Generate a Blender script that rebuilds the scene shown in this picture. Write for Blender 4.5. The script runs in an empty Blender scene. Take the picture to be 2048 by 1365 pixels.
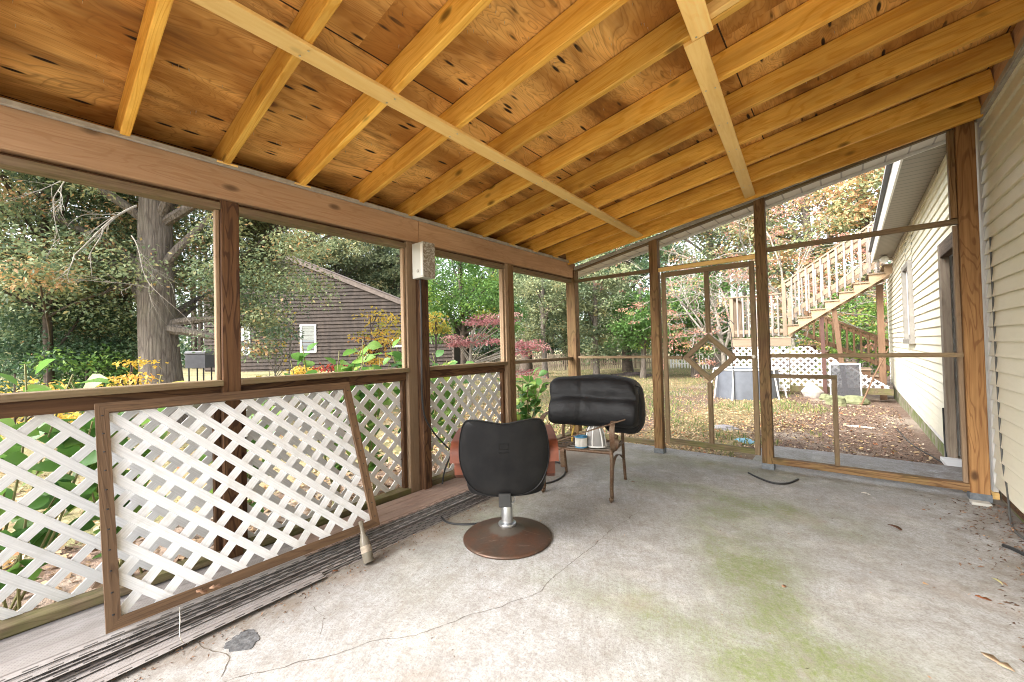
import bpy, math, random
import numpy as np
from mathutils import Vector, Matrix
PI = math.pi
R = random.Random(7)
NR = np.random.default_rng(11)
C = bpy.context.scene.collection
SC = bpy.context.scene

# ------------------------------------------------------------ camera
cd = bpy.data.cameras.new('camera')
cam = bpy.data.objects.new('camera', cd)
C.objects.link(cam)
SC.camera = cam
cd.sensor_width = 36.0
cd.lens = 803.0 / 2048 * 36
cd.clip_start = 0.02
cd.clip_end = 600
YAW, PIT, ROL = -0.691931, 0.0166697, -0.0249239
fw = Vector((math.sin(YAW)*math.cos(PIT), math.cos(YAW)*math.cos(PIT), math.sin(PIT)))
r0 = fw.cross(Vector((0, 0, 1))).normalized()
u0 = r0.cross(fw)
rr = r0*math.cos(ROL) + u0*math.sin(ROL)
uu = -r0*math.sin(ROL) + u0*math.cos(ROL)
m3 = Matrix((rr, uu, -fw)).transposed()
cam.matrix_world = Matrix.Translation((0, 0, 1.22)) @ m3.to_4x4()

# ------------------------------------------------------------ world, sun, exposure
SUN_EL, SUN_AZ = math.radians(38), math.radians(202)      # azimuth measured from +Y towards +X
w = bpy.data.worlds.new('World')
SC.world = w
w.use_nodes = True
nt = w.node_tree
nt.nodes.clear()
sky = nt.nodes.new('ShaderNodeTexSky')
sky.sky_type = 'NISHITA'
sky.sun_disc = False
sky.sun_elevation = SUN_EL
sky.sun_rotation = SUN_AZ
sky.air_density = 1.0
sky.dust_density = 3.0
hs = nt.nodes.new('ShaderNodeHueSaturation')
hs.inputs['Saturation'].default_value = 0.34
bg = nt.nodes.new('ShaderNodeBackground')
bg.inputs['Strength'].default_value = 0.15
wo = nt.nodes.new('ShaderNodeOutputWorld')
nt.links.new(sky.outputs[0], hs.inputs['Color'])
nt.links.new(hs.outputs[0], bg.inputs[0])
nt.links.new(bg.outputs[0], wo.inputs[0])
sl = bpy.data.lights.new('sun', 'SUN')
sl.energy = 1.05
sl.angle = math.radians(45)
sl.color = (1, 0.975, 0.94)
so = bpy.data.objects.new('sun', sl)
C.objects.link(so)
sd = Vector((math.sin(SUN_AZ)*math.cos(SUN_EL), math.cos(SUN_AZ)*math.cos(SUN_EL), math.sin(SUN_EL)))
so.rotation_euler = sd.to_track_quat('Z', 'Y').to_euler()
so.location = sd*30
SC.view_settings.view_transform = 'Standard'
SC.view_settings.look = 'None'
SC.view_settings.gamma = 1
SC.view_settings.exposure = 2.65
SC.cycles.use_denoising = True
SC.cycles.filter_width = 1.0
SC.cycles.max_bounces = 8
SC.cycles.diffuse_bounces = 5
SC.cycles.transparent_max_bounces = 8
SC.cycles.caustics_reflective = False
SC.cycles.caustics_refractive = False

# ------------------------------------------------------------ node material helper
class NM:
    def __init__(s, name, rough=0.7):
        s.m = bpy.data.materials.new(name)
        s.m.use_nodes = True
        s.t = s.m.node_tree
        s.n = s.t.nodes
        s.b = s.n['Principled BSDF']
        s.b.inputs['Roughness'].default_value = rough
        s.b.inputs['Specular IOR Level'].default_value = 0.3
    def node(s, ty, **kw):
        n = s.n.new(ty)
        for k, v in kw.items():
            setattr(n, k, v)
        return n
    def link(s, a, b):
        s.t.links.new(a, b)
    def set(s, node, **kw):
        for k, v in kw.items():
            i = node.inputs[k]
            if hasattr(v, 'is_linked') or isinstance(v, bpy.types.NodeSocket):
                s.link(v, i)
            else:
                i.default_value = v
        return node
    def coord(s, kind='Object', scale=(1, 1, 1), loc=(0, 0, 0), rot=(0, 0, 0)):
        tc = s.node('ShaderNodeTexCoord')
        mp = s.node('ShaderNodeMapping')
        mp.inputs['Scale'].default_value = scale
        mp.inputs['Location'].default_value = loc
        mp.inputs['Rotation'].default_value = rot
        s.link(tc.outputs[kind], mp.inputs[0])
        return mp.outputs[0]
    def noise(s, vec, scale=5, detail=4, rough=0.55, dist=0.0):
        n = s.node('ShaderNodeTexNoise')
        s.link(vec, n.inputs['Vector'])
        n.inputs['Scale'].default_value = scale
        n.inputs['Detail'].default_value = detail
        n.inputs['Roughness'].default_value = rough
        n.inputs['Distortion'].default_value = dist
        return n.outputs[0]
    def voro(s, vec, scale=5, feature='F1', rnd=1.0, out=0):
        n = s.node('ShaderNodeTexVoronoi', feature=feature)
        s.link(vec, n.inputs['Vector'])
        n.inputs['Scale'].default_value = scale
        n.inputs['Randomness'].default_value = rnd
        return n.outputs[out]
    def math(s, op, a, b=0.0, c=None):
        n = s.node('ShaderNodeMath', operation=op)
        for i, v in enumerate((a, b, c)):
            if v is None:
                continue
            if isinstance(v, (int, float)):
                n.inputs[i].default_value = v
            else:
                s.link(v, n.inputs[i])
        return n.outputs[0]
    def ramp(s, fac, stops):
        n = s.node('ShaderNodeValToRGB')
        e = n.color_ramp.elements
        while len(e) < len(stops):
            e.new(0.5)
        for k, (p, c) in enumerate(stops):
            e[k].position = p
            e[k].color = (c, c, c, 1) if isinstance(c, (int, float)) else (*c, 1)
        s.link(fac, n.inputs[0])
        return n.outputs[0]
    def mix(s, fac, a, b, mode='MIX'):
        n = s.node('ShaderNodeMix', data_type='RGBA', blend_type=mode)
        for i, v in ((0, fac), (6, a), (7, b)):
            if isinstance(v, (int, float)):
                n.inputs[i].default_value = v
            elif isinstance(v, tuple):
                n.inputs[i].default_value = (*v, 1)
            else:
                s.link(v, n.inputs[i])
        return n.outputs[2]
    def sep(s, vec):
        n = s.node('ShaderNodeSeparateXYZ')
        s.link(vec, n.inputs[0])
        return n.outputs
    def comb(s, x, y, z):
        n = s.node('ShaderNodeCombineXYZ')
        for i, v in enumerate((x, y, z)):
            if isinstance(v, (int, float)):
                n.inputs[i].default_value = v
            else:
                s.link(v, n.inputs[i])
        return n.outputs[0]
    def col(s, c):
        if isinstance(c, tuple):
            s.b.inputs['Base Color'].default_value = (*c, 1)
        else:
            s.link(c, s.b.inputs['Base Color'])
    def bump(s, h, strength=0.3, dist=0.01):
        n = s.node('ShaderNodeBump')
        n.inputs['Strength'].default_value = strength
        n.inputs['Distance'].default_value = dist
        s.link(h, n.inputs['Height'])
        s.link(n.outputs[0], s.b.inputs['Normal'])

def wood(name, light, dark, streak=1.0, stain=None, stain_amt=0.5, rough=0.75, knots=0.8, cath=0.5, green=0.0):
    """sawn lumber: UV u runs along the board in metres"""
    k = NM(name, rough)
    v1 = k.coord('UV', (2.2, 55, 1))
    fine = k.noise(v1, 1.0, 5, 0.6, 0.3)
    v2 = k.coord('UV', (1.1, 9, 1))
    low = k.noise(v2, 1.0, 2, 0.5, 0.5)
    rings = k.math('SINE', k.math('MULTIPLY', low, 75))
    rings = k.ramp(rings, [(0.0, 0.0), (0.45, 0.0), (0.95, 1.0)])
    f = k.math('ADD', k.math('MULTIPLY', k.math('SUBTRACT', fine, 0.5), 2.2*streak), 0.45)
    f = k.math('ADD', f, k.math('MULTIPLY', rings, cath))
    c = k.mix(k.ramp(f, [(0.0, 0.0), (1.0, 1.0)]), light, dark)
    # big uneven weathering
    v3 = k.coord('UV', (0.9, 4, 1), (3.3, 1.7, 0))
    big = k.noise(v3, 1.6, 4, 0.6)
    st = stain or tuple(x*0.55 for x in dark)
    c = k.mix(k.ramp(big, [(0.45, 0.0), (0.75, stain_amt)]), c, st)
    tone = k.noise(k.coord('UV', (0.31, 0.31, 1)), 1.0, 0)
    c = k.mix(1.0, c, k.ramp(tone, [(0.3, 0.72), (0.7, 1.15)]), 'MULTIPLY')
    # knots
    if knots:
        vk = k.coord('UV', (3.2, 7.0, 1), (0.4, 0.9, 0))
        d = k.voro(vk, 1.0)
        sel = k.ramp(k.noise(vk, 0.9, 0), [(0.47, 0.0), (0.52, 1.0)])
        kn = k.math('MULTIPLY', k.ramp(d, [(0.06, 1.0), (0.10, 0.75), (0.17, 0.0)]), sel)
        c = k.mix(k.math('MULTIPLY', kn, knots), c, tuple(x*0.28 for x in dark))
    if green:
        g = k.noise(k.coord('Object', (1, 1, 1)), 6, 5, 0.65)
        c = k.mix(k.math('MULTIPLY', k.ramp(g, [(0.42, 0.0), (0.62, 1.0)]), green), c, (0.13, 0.16, 0.035))
    k.col(c)
    k.bump(k.math('ADD', fine, k.math('MULTIPLY', rings, 0.3)), 0.35, 0.004)
    return k.m

def plain(name, c, rough=0.6, metal=0.0, var=0.15, scale=8, spec=0.3, bump=0.0):
    k = NM(name, rough)
    n = k.noise(k.coord('Object'), scale, 5, 0.6)
    k.col(k.mix(k.ramp(n, [(0.3, 0.0), (0.7, 1.0)]), tuple(min(1, x*(1+var)) for x in c), tuple(x*(1-var) for x in c)))
    k.b.inputs['Metallic'].default_value = metal
    k.b.inputs['Specular IOR Level'].default_value = spec
    if bump:
        k.bump(n, bump, 0.01)
    return k.m

LM = 1.6
def leafmat(name, cols, transl=0.35, rough=0.55):
    """cols: list of (pos, rgb) picked by the per-leaf attribute"""
    k = NM(name, rough)
    cols = [(p, tuple(min(0.7, x*LM) for x in c)) for p, c in cols]
    at = k.node('ShaderNodeAttribute')
    at.attribute_name = 'tone'
    c = k.ramp(at.outputs['Fac'], cols)
    k.n[c.node.name].color_ramp.interpolation = 'LINEAR'
    k.col(c)
    k.b.inputs['Specular IOR Level'].default_value = 0.35
    tr = k.node('ShaderNodeBsdfTranslucent')
    k.link(c, tr.inputs[0])
    mx = k.node('ShaderNodeMixShader')
    mx.inputs[0].default_value = transl
    k.link(k.b.outputs[0], mx.inputs[1])
    k.link(tr.outputs[0], mx.inputs[2])
    k.link(mx.outputs[0], k.n['Material Output'].inputs[0])
    return k.m

# ------------------------------------------------------------ mesh builder
class MB:
    def __init__(s):
        s.v = []; s.f = []; s.uv = []
    def add(s, vs, fs, uvs=None):
        o = len(s.v)
        s.v += [tuple(p) for p in vs]
        for i, f in enumerate(fs):
            s.f.append([o+j for j in f])
            s.uv.append(uvs[i] if uvs else [(vs[j][0], vs[j][1]+vs[j][2]) for j in f])
        return s
    def board(s, a, b, w, t, up=(0, 0, 1), ch=0.003):
        """a..b axis, w across 'side', t across 'up'; chamfered"""
        a = Vector(a); b = Vector(b)
        d = (b-a); L = d.length; d.normalize()
        up = Vector(up)
        side = d.cross(up)
        if side.length < 1e-5:
            side = d.cross(Vector((1, 0, 0)))
        side.normalize()
        up = side.cross(d).normalized()
        ch = min(ch, w*0.3, t*0.3)
        hw, ht = w/2, t/2
        P = [(-hw, -ht+ch), (-hw, ht-ch), (-hw+ch, ht), (hw-ch, ht), (hw, ht-ch), (hw, -ht+ch), (hw-ch, -ht), (-hw+ch, -ht)]
        vs = [a+side*x+up*y for x, y in P] + [b+side*x+up*y for x, y in P]
        ru, rv = R.uniform(0, 40), R.uniform(0, 40)
        per = [0]
        for i in range(8):
            q0, q1 = P[i], P[(i+1) % 8]
            per.append(per[-1]+math.hypot(q1[0]-q0[0], q1[1]-q0[1]))
        fs, uv = [], []
        for i in range(8):
            j = (i+1) % 8
            fs.append([i, j, 8+j, 8+i])
            uv.append([(ru, rv+per[i]), (ru, rv+per[i+1]), (ru+L, rv+per[i+1]), (ru+L, rv+per[i])])
        fs.append(list(range(7, -1, -1))); uv.append([(ru+P[i][0]*0.3, rv+P[i][1]) for i in range(7, -1, -1)])
        fs.append(list(range(8, 16))); uv.append([(ru+P[i-8][0]*0.3, rv+P[i-8][1]) for i in range(8, 16)])
        return s.add(vs, fs, uv)
    def box(s, x0, x1, y0, y1, z0, z1):
        dx, dy, dz = x1-x0, y1-y0, z1-z0
        m = max(dx, dy, dz)
        if m == dx:
            return s.board((x0, (y0+y1)/2, (z0+z1)/2), (x1, (y0+y1)/2, (z0+z1)/2), dy, dz, (0, 0, 1))
        if m == dy:
            return s.board(((x0+x1)/2, y0, (z0+z1)/2), ((x0+x1)/2, y1, (z0+z1)/2), dx, dz, (0, 0, 1))
        return s.board(((x0+x1)/2, (y0+y1)/2, z0), ((x0+x1)/2, (y0+y1)/2, z1), dx, dy, (0, 1, 0))
    def tube(s, path, rad, n=8, cap=True):
        path = [Vector(p) for p in path]
        if not isinstance(rad, (list, tuple)):
            rad = [rad]*len(path)
        rings = []
        prev = None
        o = len(s.v)
        L = 0
        vs = []; Ls = []
        for i, p in enumerate(path):
            d = (path[min(i+1, len(path)-1)]-path[max(i-1, 0)]).normalized()
            if prev is None:
                a = d.orthogonal().normalized()
            else:
                a = (prev-d*prev.dot(d)).normalized()
            prev = a
            b = d.cross(a)
            if i:
                L += (p-path[i-1]).length
            Ls.append(L)
            for k in range(n):
                t = 2*PI*k/n
                vs.append(p+(a*math.cos(t)+b*math.sin(t))*rad[i])
        fs, uv = [], []
        for i in range(len(path)-1):
            for k in range(n):
                k2 = (k+1) % n
                fs.append([i*n+k, i*n+k2, (i+1)*n+k2, (i+1)*n+k])
                c = 2*PI*max(rad)
                uv.append([(Ls[i], c*k/n), (Ls[i], c*(k+1)/n), (Ls[i+1], c*(k+1)/n), (Ls[i+1], c*k/n)])
        if cap:
            fs.append(list(range(n-1, -1, -1))); uv.append([(0, 0)]*n)
            fs.append([(len(path)-1)*n+k for k in range(n)]); uv.append([(0, 0)]*n)
        return s.add(vs, fs, uv)
    def ribbon(s, path, w, t, side):
        """flat strap swept along path; width along 'side' vector"""
        path = [Vector(p) for p in path]; side = Vector(side).normalized()
        vs = []; Ls = [0]
        for i, p in enumerate(path):
            d = (path[min(i+1, len(path)-1)]-path[max(i-1, 0)]).normalized()
            n = d.cross(side).normalized()
            if i:
                Ls.append(Ls[-1]+(p-path[i-1]).length)
            for a, b in ((-1, -1), (1, -1), (1, 1), (-1, 1)):
                vs.append(p+side*(a*w/2)+n*(b*t/2))
        fs, uv = [], []
        per = [0, w, w+t, 2*w+t, 2*w+2*t]
        for i in range(len(path)-1):
            for k in range(4):
                k2 = (k+1) % 4
                fs.append([i*4+k, i*4+k2, i*4+4+k2, i*4+4+k])
                uv.append([(Ls[i], per[k]), (Ls[i], per[k+1]), (Ls[i+1], per[k+1]), (Ls[i+1], per[k])])
        fs.append([3, 2, 1, 0]); uv.append([(0, 0)]*4)
        e = (len(path)-1)*4
        fs.append([e, e+1, e+2, e+3]); uv.append([(0, 0)]*4)
        return s.add(vs, fs, uv)
    def lathe(s, prof, c=(0, 0, 0), n=40, sx=1.0, sy=1.0):
        vs, fs = [], []
        for r, z in prof:
            for k in range(n):
                t = 2*PI*k/n
                vs.append((c[0]+r*sx*math.cos(t), c[1]+r*sy*math.sin(t), c[2]+z))
        for i in range(len(prof)-1):
            for k in range(n):
                k2 = (k+1) % n
                fs.append([i*n+k, i*n+k2, (i+1)*n+k2, (i+1)*n+k])
        fs.append([k for k in range(n-1, -1, -1)])
        fs.append([(len(prof)-1)*n+k for k in range(n)])
        return s.add(vs, fs)
    def poly(s, pts, thick):
        """flat polygon extruded along vector 'thick'"""
        pts = [Vector(p) for p in pts]; th = Vector(thick); n = len(pts)
        vs = pts + [p+th for p in pts]
        fs = [list(range(n-1, -1, -1)), list(range(n, 2*n))]
        for i in range(n):
            j = (i+1) % n
            fs.append([i, j, n+j, n+i])
        return s.add(vs, fs)
    def xf(s, mat):
        s.v = [tuple(mat @ Vector(p)) for p in s.v]
        return s

def obj(name, mb, m, parent=None, smooth=False, **props):
    me = bpy.data.meshes.new(name)
    me.from_pydata(mb.v, [], mb.f)
    ul = me.uv_layers.new(name='UVMap')
    flat = [c for f in mb.uv for uvp in f for c in uvp]
    ul.data.foreach_set('uv', flat)
    me.materials.append(m)
    if smooth:
        me.polygons.foreach_set('use_smooth', [True]*len(me.polygons))
        try:
            me.set_sharp_from_angle(angle=math.radians(smooth if smooth is not True else 40))
        except Exception:
            pass
    me.update()
    o = bpy.data.objects.new(name, me)
    C.objects.link(o)
    if parent is not None:
        o.parent = parent
        o.matrix_parent_inverse = Matrix.Identity(4)
        if parent.type == 'EMPTY' and 'org' in parent:
            pass
    for k, v in props.items():
        o[k] = v
    return o

def local(parent_loc, mb):
    """shift a world-space builder into a parent's local space"""
    return mb.xf(Matrix.Translation(-Vector(parent_loc)))

def thing(name, label, cat, loc=(0, 0, 0), group=None, rotz=0.0):
    o = bpy.data.objects.new(name, None)
    o.empty_display_size = 0.1
    C.objects.link(o)
    o.location = loc
    o.rotation_euler = (0, 0, rotz)
    o['label'] = label; o['category'] = cat
    if group:
        o['group'] = group
    return o

def part(name, mb, m, par, smooth=False, **kw):
    """world-space mesh parented to a thing (or a part) keeping its place"""
    base = par
    L = Vector((0, 0, 0))
    q = par
    while q is not None:
        L = L + Vector(q.location)
        q = q.parent
    return obj(name, local(L, mb), m, par, smooth, **kw)

def tag(o, label, cat, group=None):
    o['label'] = label; o['category'] = cat
    if group:
        o['group'] = group
    return o

def stc(o):
    o['kind'] = 'structure'
    return o

def copy_tree(o, parent=None):
    c = o.copy()
    C.objects.link(c)
    c.parent = parent
    for ch in list(o.children):
        copy_tree(ch, c)
    return c

def rayxy(px, dist):
    """ground position seen in picture column px (2048 wide) at a horizontal distance"""
    d = rr*((px-1024)/803.0) + fw
    d = Vector((d.x, d.y, 0)).normalized()
    return d.x*dist, d.y*dist

def sstep(a, b, x):
    t = min(1, max(0, (x-a)/(b-a)))
    return t*t*(3-2*t)

def gz(x, y):
    z = -0.10 - 0.016*max(0, min(y-5, 14))
    z += 0.45*sstep(-7, -18, x)*sstep(17, 9, y)
    z -= 0.10*sstep(-1.2, 0.3, x)*sstep(5.6, 6.4, y)
    z += 0.02*math.sin(x*1.3+y*0.7)*sstep(5.5, 8, math.hypot(x, y))
    return z

# ------------------------------------------------------------ materials
W_RAFT = wood('rafter_pine', (0.93, 0.57, 0.125), (0.74, 0.375, 0.050), 1.0, (0.36, 0.125, 0.012), 0.7, 0.6, 1.0, 0.45)
W_STRIP = wood('strip_pine', (0.95, 0.68, 0.28), (0.84, 0.52, 0.16), 0.6, (0.50, 0.24, 0.04), 0.4, 0.6, 0.9, 0.15)
W_BEAM = wood('beam_wood', (0.60, 0.385, 0.225), (0.45, 0.26, 0.135), 0.8, (0.34, 0.185, 0.09), 0.5, 0.7, 0.95, 0.35)
W_POST = wood('post_wood', (0.27, 0.16, 0.072), (0.105, 0.052, 0.021), 0.9, (0.055, 0.026, 0.011), 0.6, 0.75, 0.7, 0.5, 0.12)
W_POST_LIGHT = wood('pale_post_wood', (0.32, 0.225, 0.14), (0.19, 0.12, 0.07), 0.6, (0.2, 0.14, 0.08), 0.4, 0.75, 0.6, 0.2)
W_POST_DARK = wood('dark_post_wood', (0.15, 0.075, 0.032), (0.05, 0.022, 0.010), 1.0, (0.06, 0.03, 0.015), 0.5, 0.75, 0.8, 0.7)
W_RAIL = wood('rail_wood', (0.28, 0.20, 0.12), (0.14, 0.09, 0.05), 0.8, (0.09, 0.055, 0.03), 0.5, 0.75, 0.4, 0.2, 0.15)
W_SILL = wood('mossy_sill_wood', (0.22, 0.165, 0.10), (0.10, 0.07, 0.04), 0.9, (0.06, 0.055, 0.025), 0.6, 0.8, 0.3, 0.3, 0.38)
W_FRAME = wood('panel_frame_wood', (0.19, 0.115, 0.062), (0.085, 0.048, 0.026), 0.9, (0.06, 0.033, 0.018), 0.5, 0.8, 0.4, 0.3)
W_DECK = wood('deck_wood', (0.30, 0.225, 0.155), (0.20, 0.145, 0.098), 0.6, (0.17, 0.12, 0.085), 0.4, 0.8, 0.4, 0.1)
W_DECKD = wood('dark_deck_wood', (0.20, 0.12, 0.07), (0.11, 0.06, 0.035), 0.6, (0.07, 0.04, 0.02), 0.5, 0.8, 0.4, 0.1)
W_FENCE = wood('grey_fence_wood', (0.34, 0.28, 0.21), (0.2, 0.155, 0.11), 0.7, (0.13, 0.1, 0.07), 0.5, 0.85, 0.3, 0.1)
W_DOOR = wood('weathered_door_wood', (0.20, 0.15, 0.11), (0.085, 0.06, 0.045), 1.0, (0.05, 0.035, 0.02), 0.6, 0.85, 0.3, 0.2)

def plywood():
    k = NM('roof_plywood', 0.65)
    co = k.coord('Object', (1, 1, 1))
    x, y, z = k.sep(co)
    # each 1.22 m sheet shifts the veneer pattern
    sheet = k.math('FLOOR', k.math('DIVIDE', k.math('ADD', x, 0.18), 1.22))
    sheet2 = k.math('FLOOR', k.math('DIVIDE', k.math('ADD', y, k.math('MULTIPLY', sheet, 1.1)), 2.44))
    off = k.math('ADD', k.math('MULTIPLY', sheet, 7.3), k.math('MULTIPLY', sheet2, 3.1))
    v = k.comb(k.math('ADD', k.math('MULTIPLY', x, 6.5), off), k.math('MULTIPLY', y, 1.7), off)
    low = k.noise(v, 0.75, 3, 0.5, 0.9)
    ring = k.math('FRACT', k.math('MULTIPLY', low, 27))
    line = k.ramp(ring, [(0.0, 1.0), (0.09, 0.5), (0.32, 0.05), (0.86, 0.0), (1.0, 1.0)])
    fine = k.noise(k.comb(k.math('MULTIPLY', x, 95), k.math('MULTIPLY', y, 5), off), 1.0, 4, 0.6)
    base = k.mix(k.ramp(fine, [(0.3, 0.0), (0.7, 1.0)]), (0.88, 0.52, 0.17), (0.74, 0.385, 0.095))
    # big tannin stains
    big = k.noise(k.comb(k.math('MULTIPLY', x, 2.2), k.math('MULTIPLY', y, 0.9), off), 1.0, 4, 0.6, 0.6)
    base = k.mix(k.ramp(big, [(0.38, 0.0), (0.58, 0.9)]), base, (0.31, 0.12, 0.018))
    mo = k.noise(k.comb(k.math('MULTIPLY', x, 3.0), k.math('MULTIPLY', y, 0.8), 9.0), 1.0, 5, 0.65, 0.8)
    base = k.mix(k.ramp(mo, [(0.52, 0.0), (0.66, 0.75)]), base, (0.10, 0.035, 0.008))
    base = k.mix(k.math('MULTIPLY', line, 0.5), base, (0.22, 0.08, 0.014))
    # knots
    vk = k.comb(k.math('ADD', k.math('MULTIPLY', x, 3.4), off), k.math('MULTIPLY', y, 1.9), 0.0)
    n = k.node('ShaderNodeTexVoronoi', feature='F1')
    n.inputs['Scale'].default_value = 1.0
    k.link(k.comb(k.sep(vk)[0], k.sep(vk)[1], 0.0), n.inputs['Vector'])
    kn = k.ramp(n.outputs['Distance'], [(0.05, 1.0), (0.08, 0.7), (0.10, 0.35), (0.22, 0.0)])
    kn = k.math('MULTIPLY', kn, k.ramp(k.noise(vk, 0.8, 1), [(0.45, 0.0), (0.55, 1.0)]))
    base = k.mix(k.math('MULTIPLY', kn, 0.9), base, (0.10, 0.03, 0.008))
    sx = k.math('FRACT', k.math('DIVIDE', k.math('ADD', x, 0.18), 1.22))
    seam = k.math('ADD', k.math('LESS_THAN', sx, 0.0035), k.math('GREATER_THAN', sx, 0.9975))
    base = k.mix(seam, base, (0.03, 0.012, 0.005))
    # open checks: short dark slits along the grain (y)
    vs = k.comb(k.math('ADD', k.math('MULTIPLY', x, 30), off), k.math('MULTIPLY', y, 6.5), 3.0)
    n2 = k.node('ShaderNodeTexVoronoi', feature='F1')
    n2.inputs['Scale'].default_value = 0.62
    k.link(vs, n2.inputs['Vector'])
    gate = k.ramp(k.noise(k.comb(k.math('MULTIPLY', x, 2), k.math('MULTIPLY', y, 1), off), 1.2, 2), [(0.38, 0.0), (0.48, 1.0)])
    sl_ = k.math('MULTIPLY', k.ramp(n2.outputs['Distance'], [(0.12, 1.0), (0.20, 0.0)]), gate)
    base = k.mix(sl_, base, (0.018, 0.008, 0.004))
    k.col(base)
    k.bump(k.math('SUBTRACT', fine, k.math('MULTIPLY', sl_, 2.0)), 0.3, 0.004)
    return k.m
M_PLY = plywood()

def concrete():
    k = NM('patio_concrete', 0.88)
    co = k.coord('Object')
    x, y, z = k.sep(co)
    big = k.noise(co, 0.9, 5, 0.6, 0.4)
    fine = k.noise(co, 55, 6, 0.8)
    mid = k.noise(co, 7, 5, 0.7)
    # broom strokes, swept in arcs
    ang = k.coord('Object', (1, 1, 1), rot=(0, 0, math.radians(62)))
    ax, ay, az = k.sep(ang)
    bro = k.noise(k.comb(k.math('MULTIPLY', ax, 3.2), k.math('MULTIPLY', k.math('ADD', ay, k.math('MULTIPLY', k.noise(co, 0.8, 2), 0.6)), 46), 0), 1, 4, 0.65)
    c = k.mix(k.ramp(big, [(0.35, 0.0), (0.65, 1.0)]), (0.41, 0.41, 0.41), (0.31, 0.308, 0.305))
    c = k.mix(k.ramp(mid, [(0.40, 0.0), (0.66, 0.6)]), c, (0.21, 0.19, 0.165))
    c = k.mix(k.ramp(bro, [(0.42, 0.0), (0.75, 0.38)]), c, (0.17, 0.155, 0.135))
    c = k.mix(k.ramp(fine, [(0.45, 0.0), (0.62, 0.55)]), c, (0.16, 0.15, 0.135))
    pal = k.noise(co, 3.1, 6, 0.72, 0.3)
    c = k.mix(k.ramp(pal, [(0.52, 0.0), (0.70, 0.55)]), c, (0.47, 0.455, 0.42))
    # moss: where it grows on this slab
    spots = [(-1.2, 3.47, .30, .12, .6), (-0.93, 3.5, .28, .14, .7), (-0.42, 3.45, .26, .16, .8), (-0.36, 3.34, .24, .13, .8), (-0.2, 3.3, .18, .10, .6), (-0.66, 3.05, .16, .25, .8), (-0.52, 2.72, .15, .26, .85),
             (-0.42, 2.47, .16, .22, .9), (-0.30, 2.30, .15, .15, .85), (-0.21, 2.17, .17, .17, .85), (-0.17, 1.98, .2, .2, .95), (-0.20, 1.88, .26, .14, 1.0), (-0.36, 1.76, .2, .12, 1.0), (-0.50, 1.74, .17, .09, .9),
             (-0.63, 1.80, .15, .07, .9), (-0.76, 1.88, .15, .07, .6), (0.02, 1.75, .3, .25, .8), (-0.95, 1.75, .3, .08, .4), (-0.2, 4.9, .6, .12, .5), (-1.2, 4.38, .7, .16, .55), (-1.75, 3.98, .4, .3, .35), (-2.1, 2.15, .22, .3, .6), (0.5, 1.5, .5, .4, .5)]
    acc = None
    for sx, sy, rx, ry, am in spots:
        dx = k.math('DIVIDE', k.math('SUBTRACT', x, sx), rx*1.5)
        dy = k.math('DIVIDE', k.math('SUBTRACT', y, sy), ry*1.4)
        d = k.math('ADD', k.math('MULTIPLY', dx, dx), k.math('MULTIPLY', dy, dy))
        e = k.math('MULTIPLY', k.math('EXPONENT', k.math('MULTIPLY', d, -1.0)), am)
        acc = e if acc is None else k.math('MAXIMUM', acc, e)
    mn = k.noise(co, 2.4, 6, 0.62, 0.5)
    gmo = k.noise(co, 34, 5, 0.8)
    mb_ = k.math('MULTIPLY', acc, k.ramp(mn, [(0.34, 0.2), (0.60, 1.0)]))
    mb_ = k.math('MULTIPLY', mb_, k.ramp(bro, [(0.25, 1.0), (0.8, 0.45)]))
    c = k.mix(k.math('MULTIPLY', k.math('MINIMUM', k.math('MULTIPLY', mb_, 1.7), 0.9), k.ramp(gmo, [(0.35, 0.55), (0.6, 1.0)])), c, (0.13, 0.16, 0.04))
    gm = k.ramp(k.noise(co, 1.3, 5, 0.6), [(0.5, 0.0), (0.75, 0.16)])
    c = k.mix(gm, c, (0.27, 0.28, 0.18))
    gr = k.noise(co, 16, 8, 0.85, 0.2)
    c = k.mix(k.ramp(gr, [(0.50, 0.0), (0.60, 0.5)]), c, (0.19, 0.165, 0.14))
    gr2 = k.noise(co, 130, 3, 0.8)
    c = k.mix(k.ramp(gr2, [(0.52, 0.0), (0.62, 0.5)]), c, (0.12, 0.105, 0.09))
    # grime settled beside the panel pile and along the right wall
    gx1 = k.ramp(k.math('ADD', k.math('ADD', x, 2.2), k.math('MULTIPLY', k.math('SUBTRACT', mid, 0.5), 0.9)), [(0.0, 0.75), (0.22, 0.0)])
    gx2 = k.ramp(k.math('SUBTRACT', k.math('ADD', x, k.math('MULTIPLY', k.math('SUBTRACT', mid, 0.5), 1.2)), 0.45), [(0.0, 0.0), (0.4, 0.6)])
    c = k.mix(k.math('MAXIMUM', gx1, gx2), c, (0.15, 0.12, 0.09))
    # small dark specks
    sp = k.voro(co, 38)
    spm = k.math('MULTIPLY', k.ramp(sp, [(0.05, 1.0), (0.10, 0.0)]), k.ramp(k.noise(co, 1.6, 3), [(0.48, 0.0), (0.6, 0.8)]))
    c = k.mix(spm, c, (0.07, 0.05, 0.035))
    pink = k.noise(co, 2.0, 3, 0.5)
    c = k.mix(k.ramp(pink, [(0.58, 0.0), (0.72, 0.18)]), c, (0.36, 0.27, 0.21))
    k.col(c)
    k.bump(k.math('ADD', fine, k.math('MULTIPLY', bro, 1.2)), 0.35, 0.004)
    return k.m
M_CONC = concrete()

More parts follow.
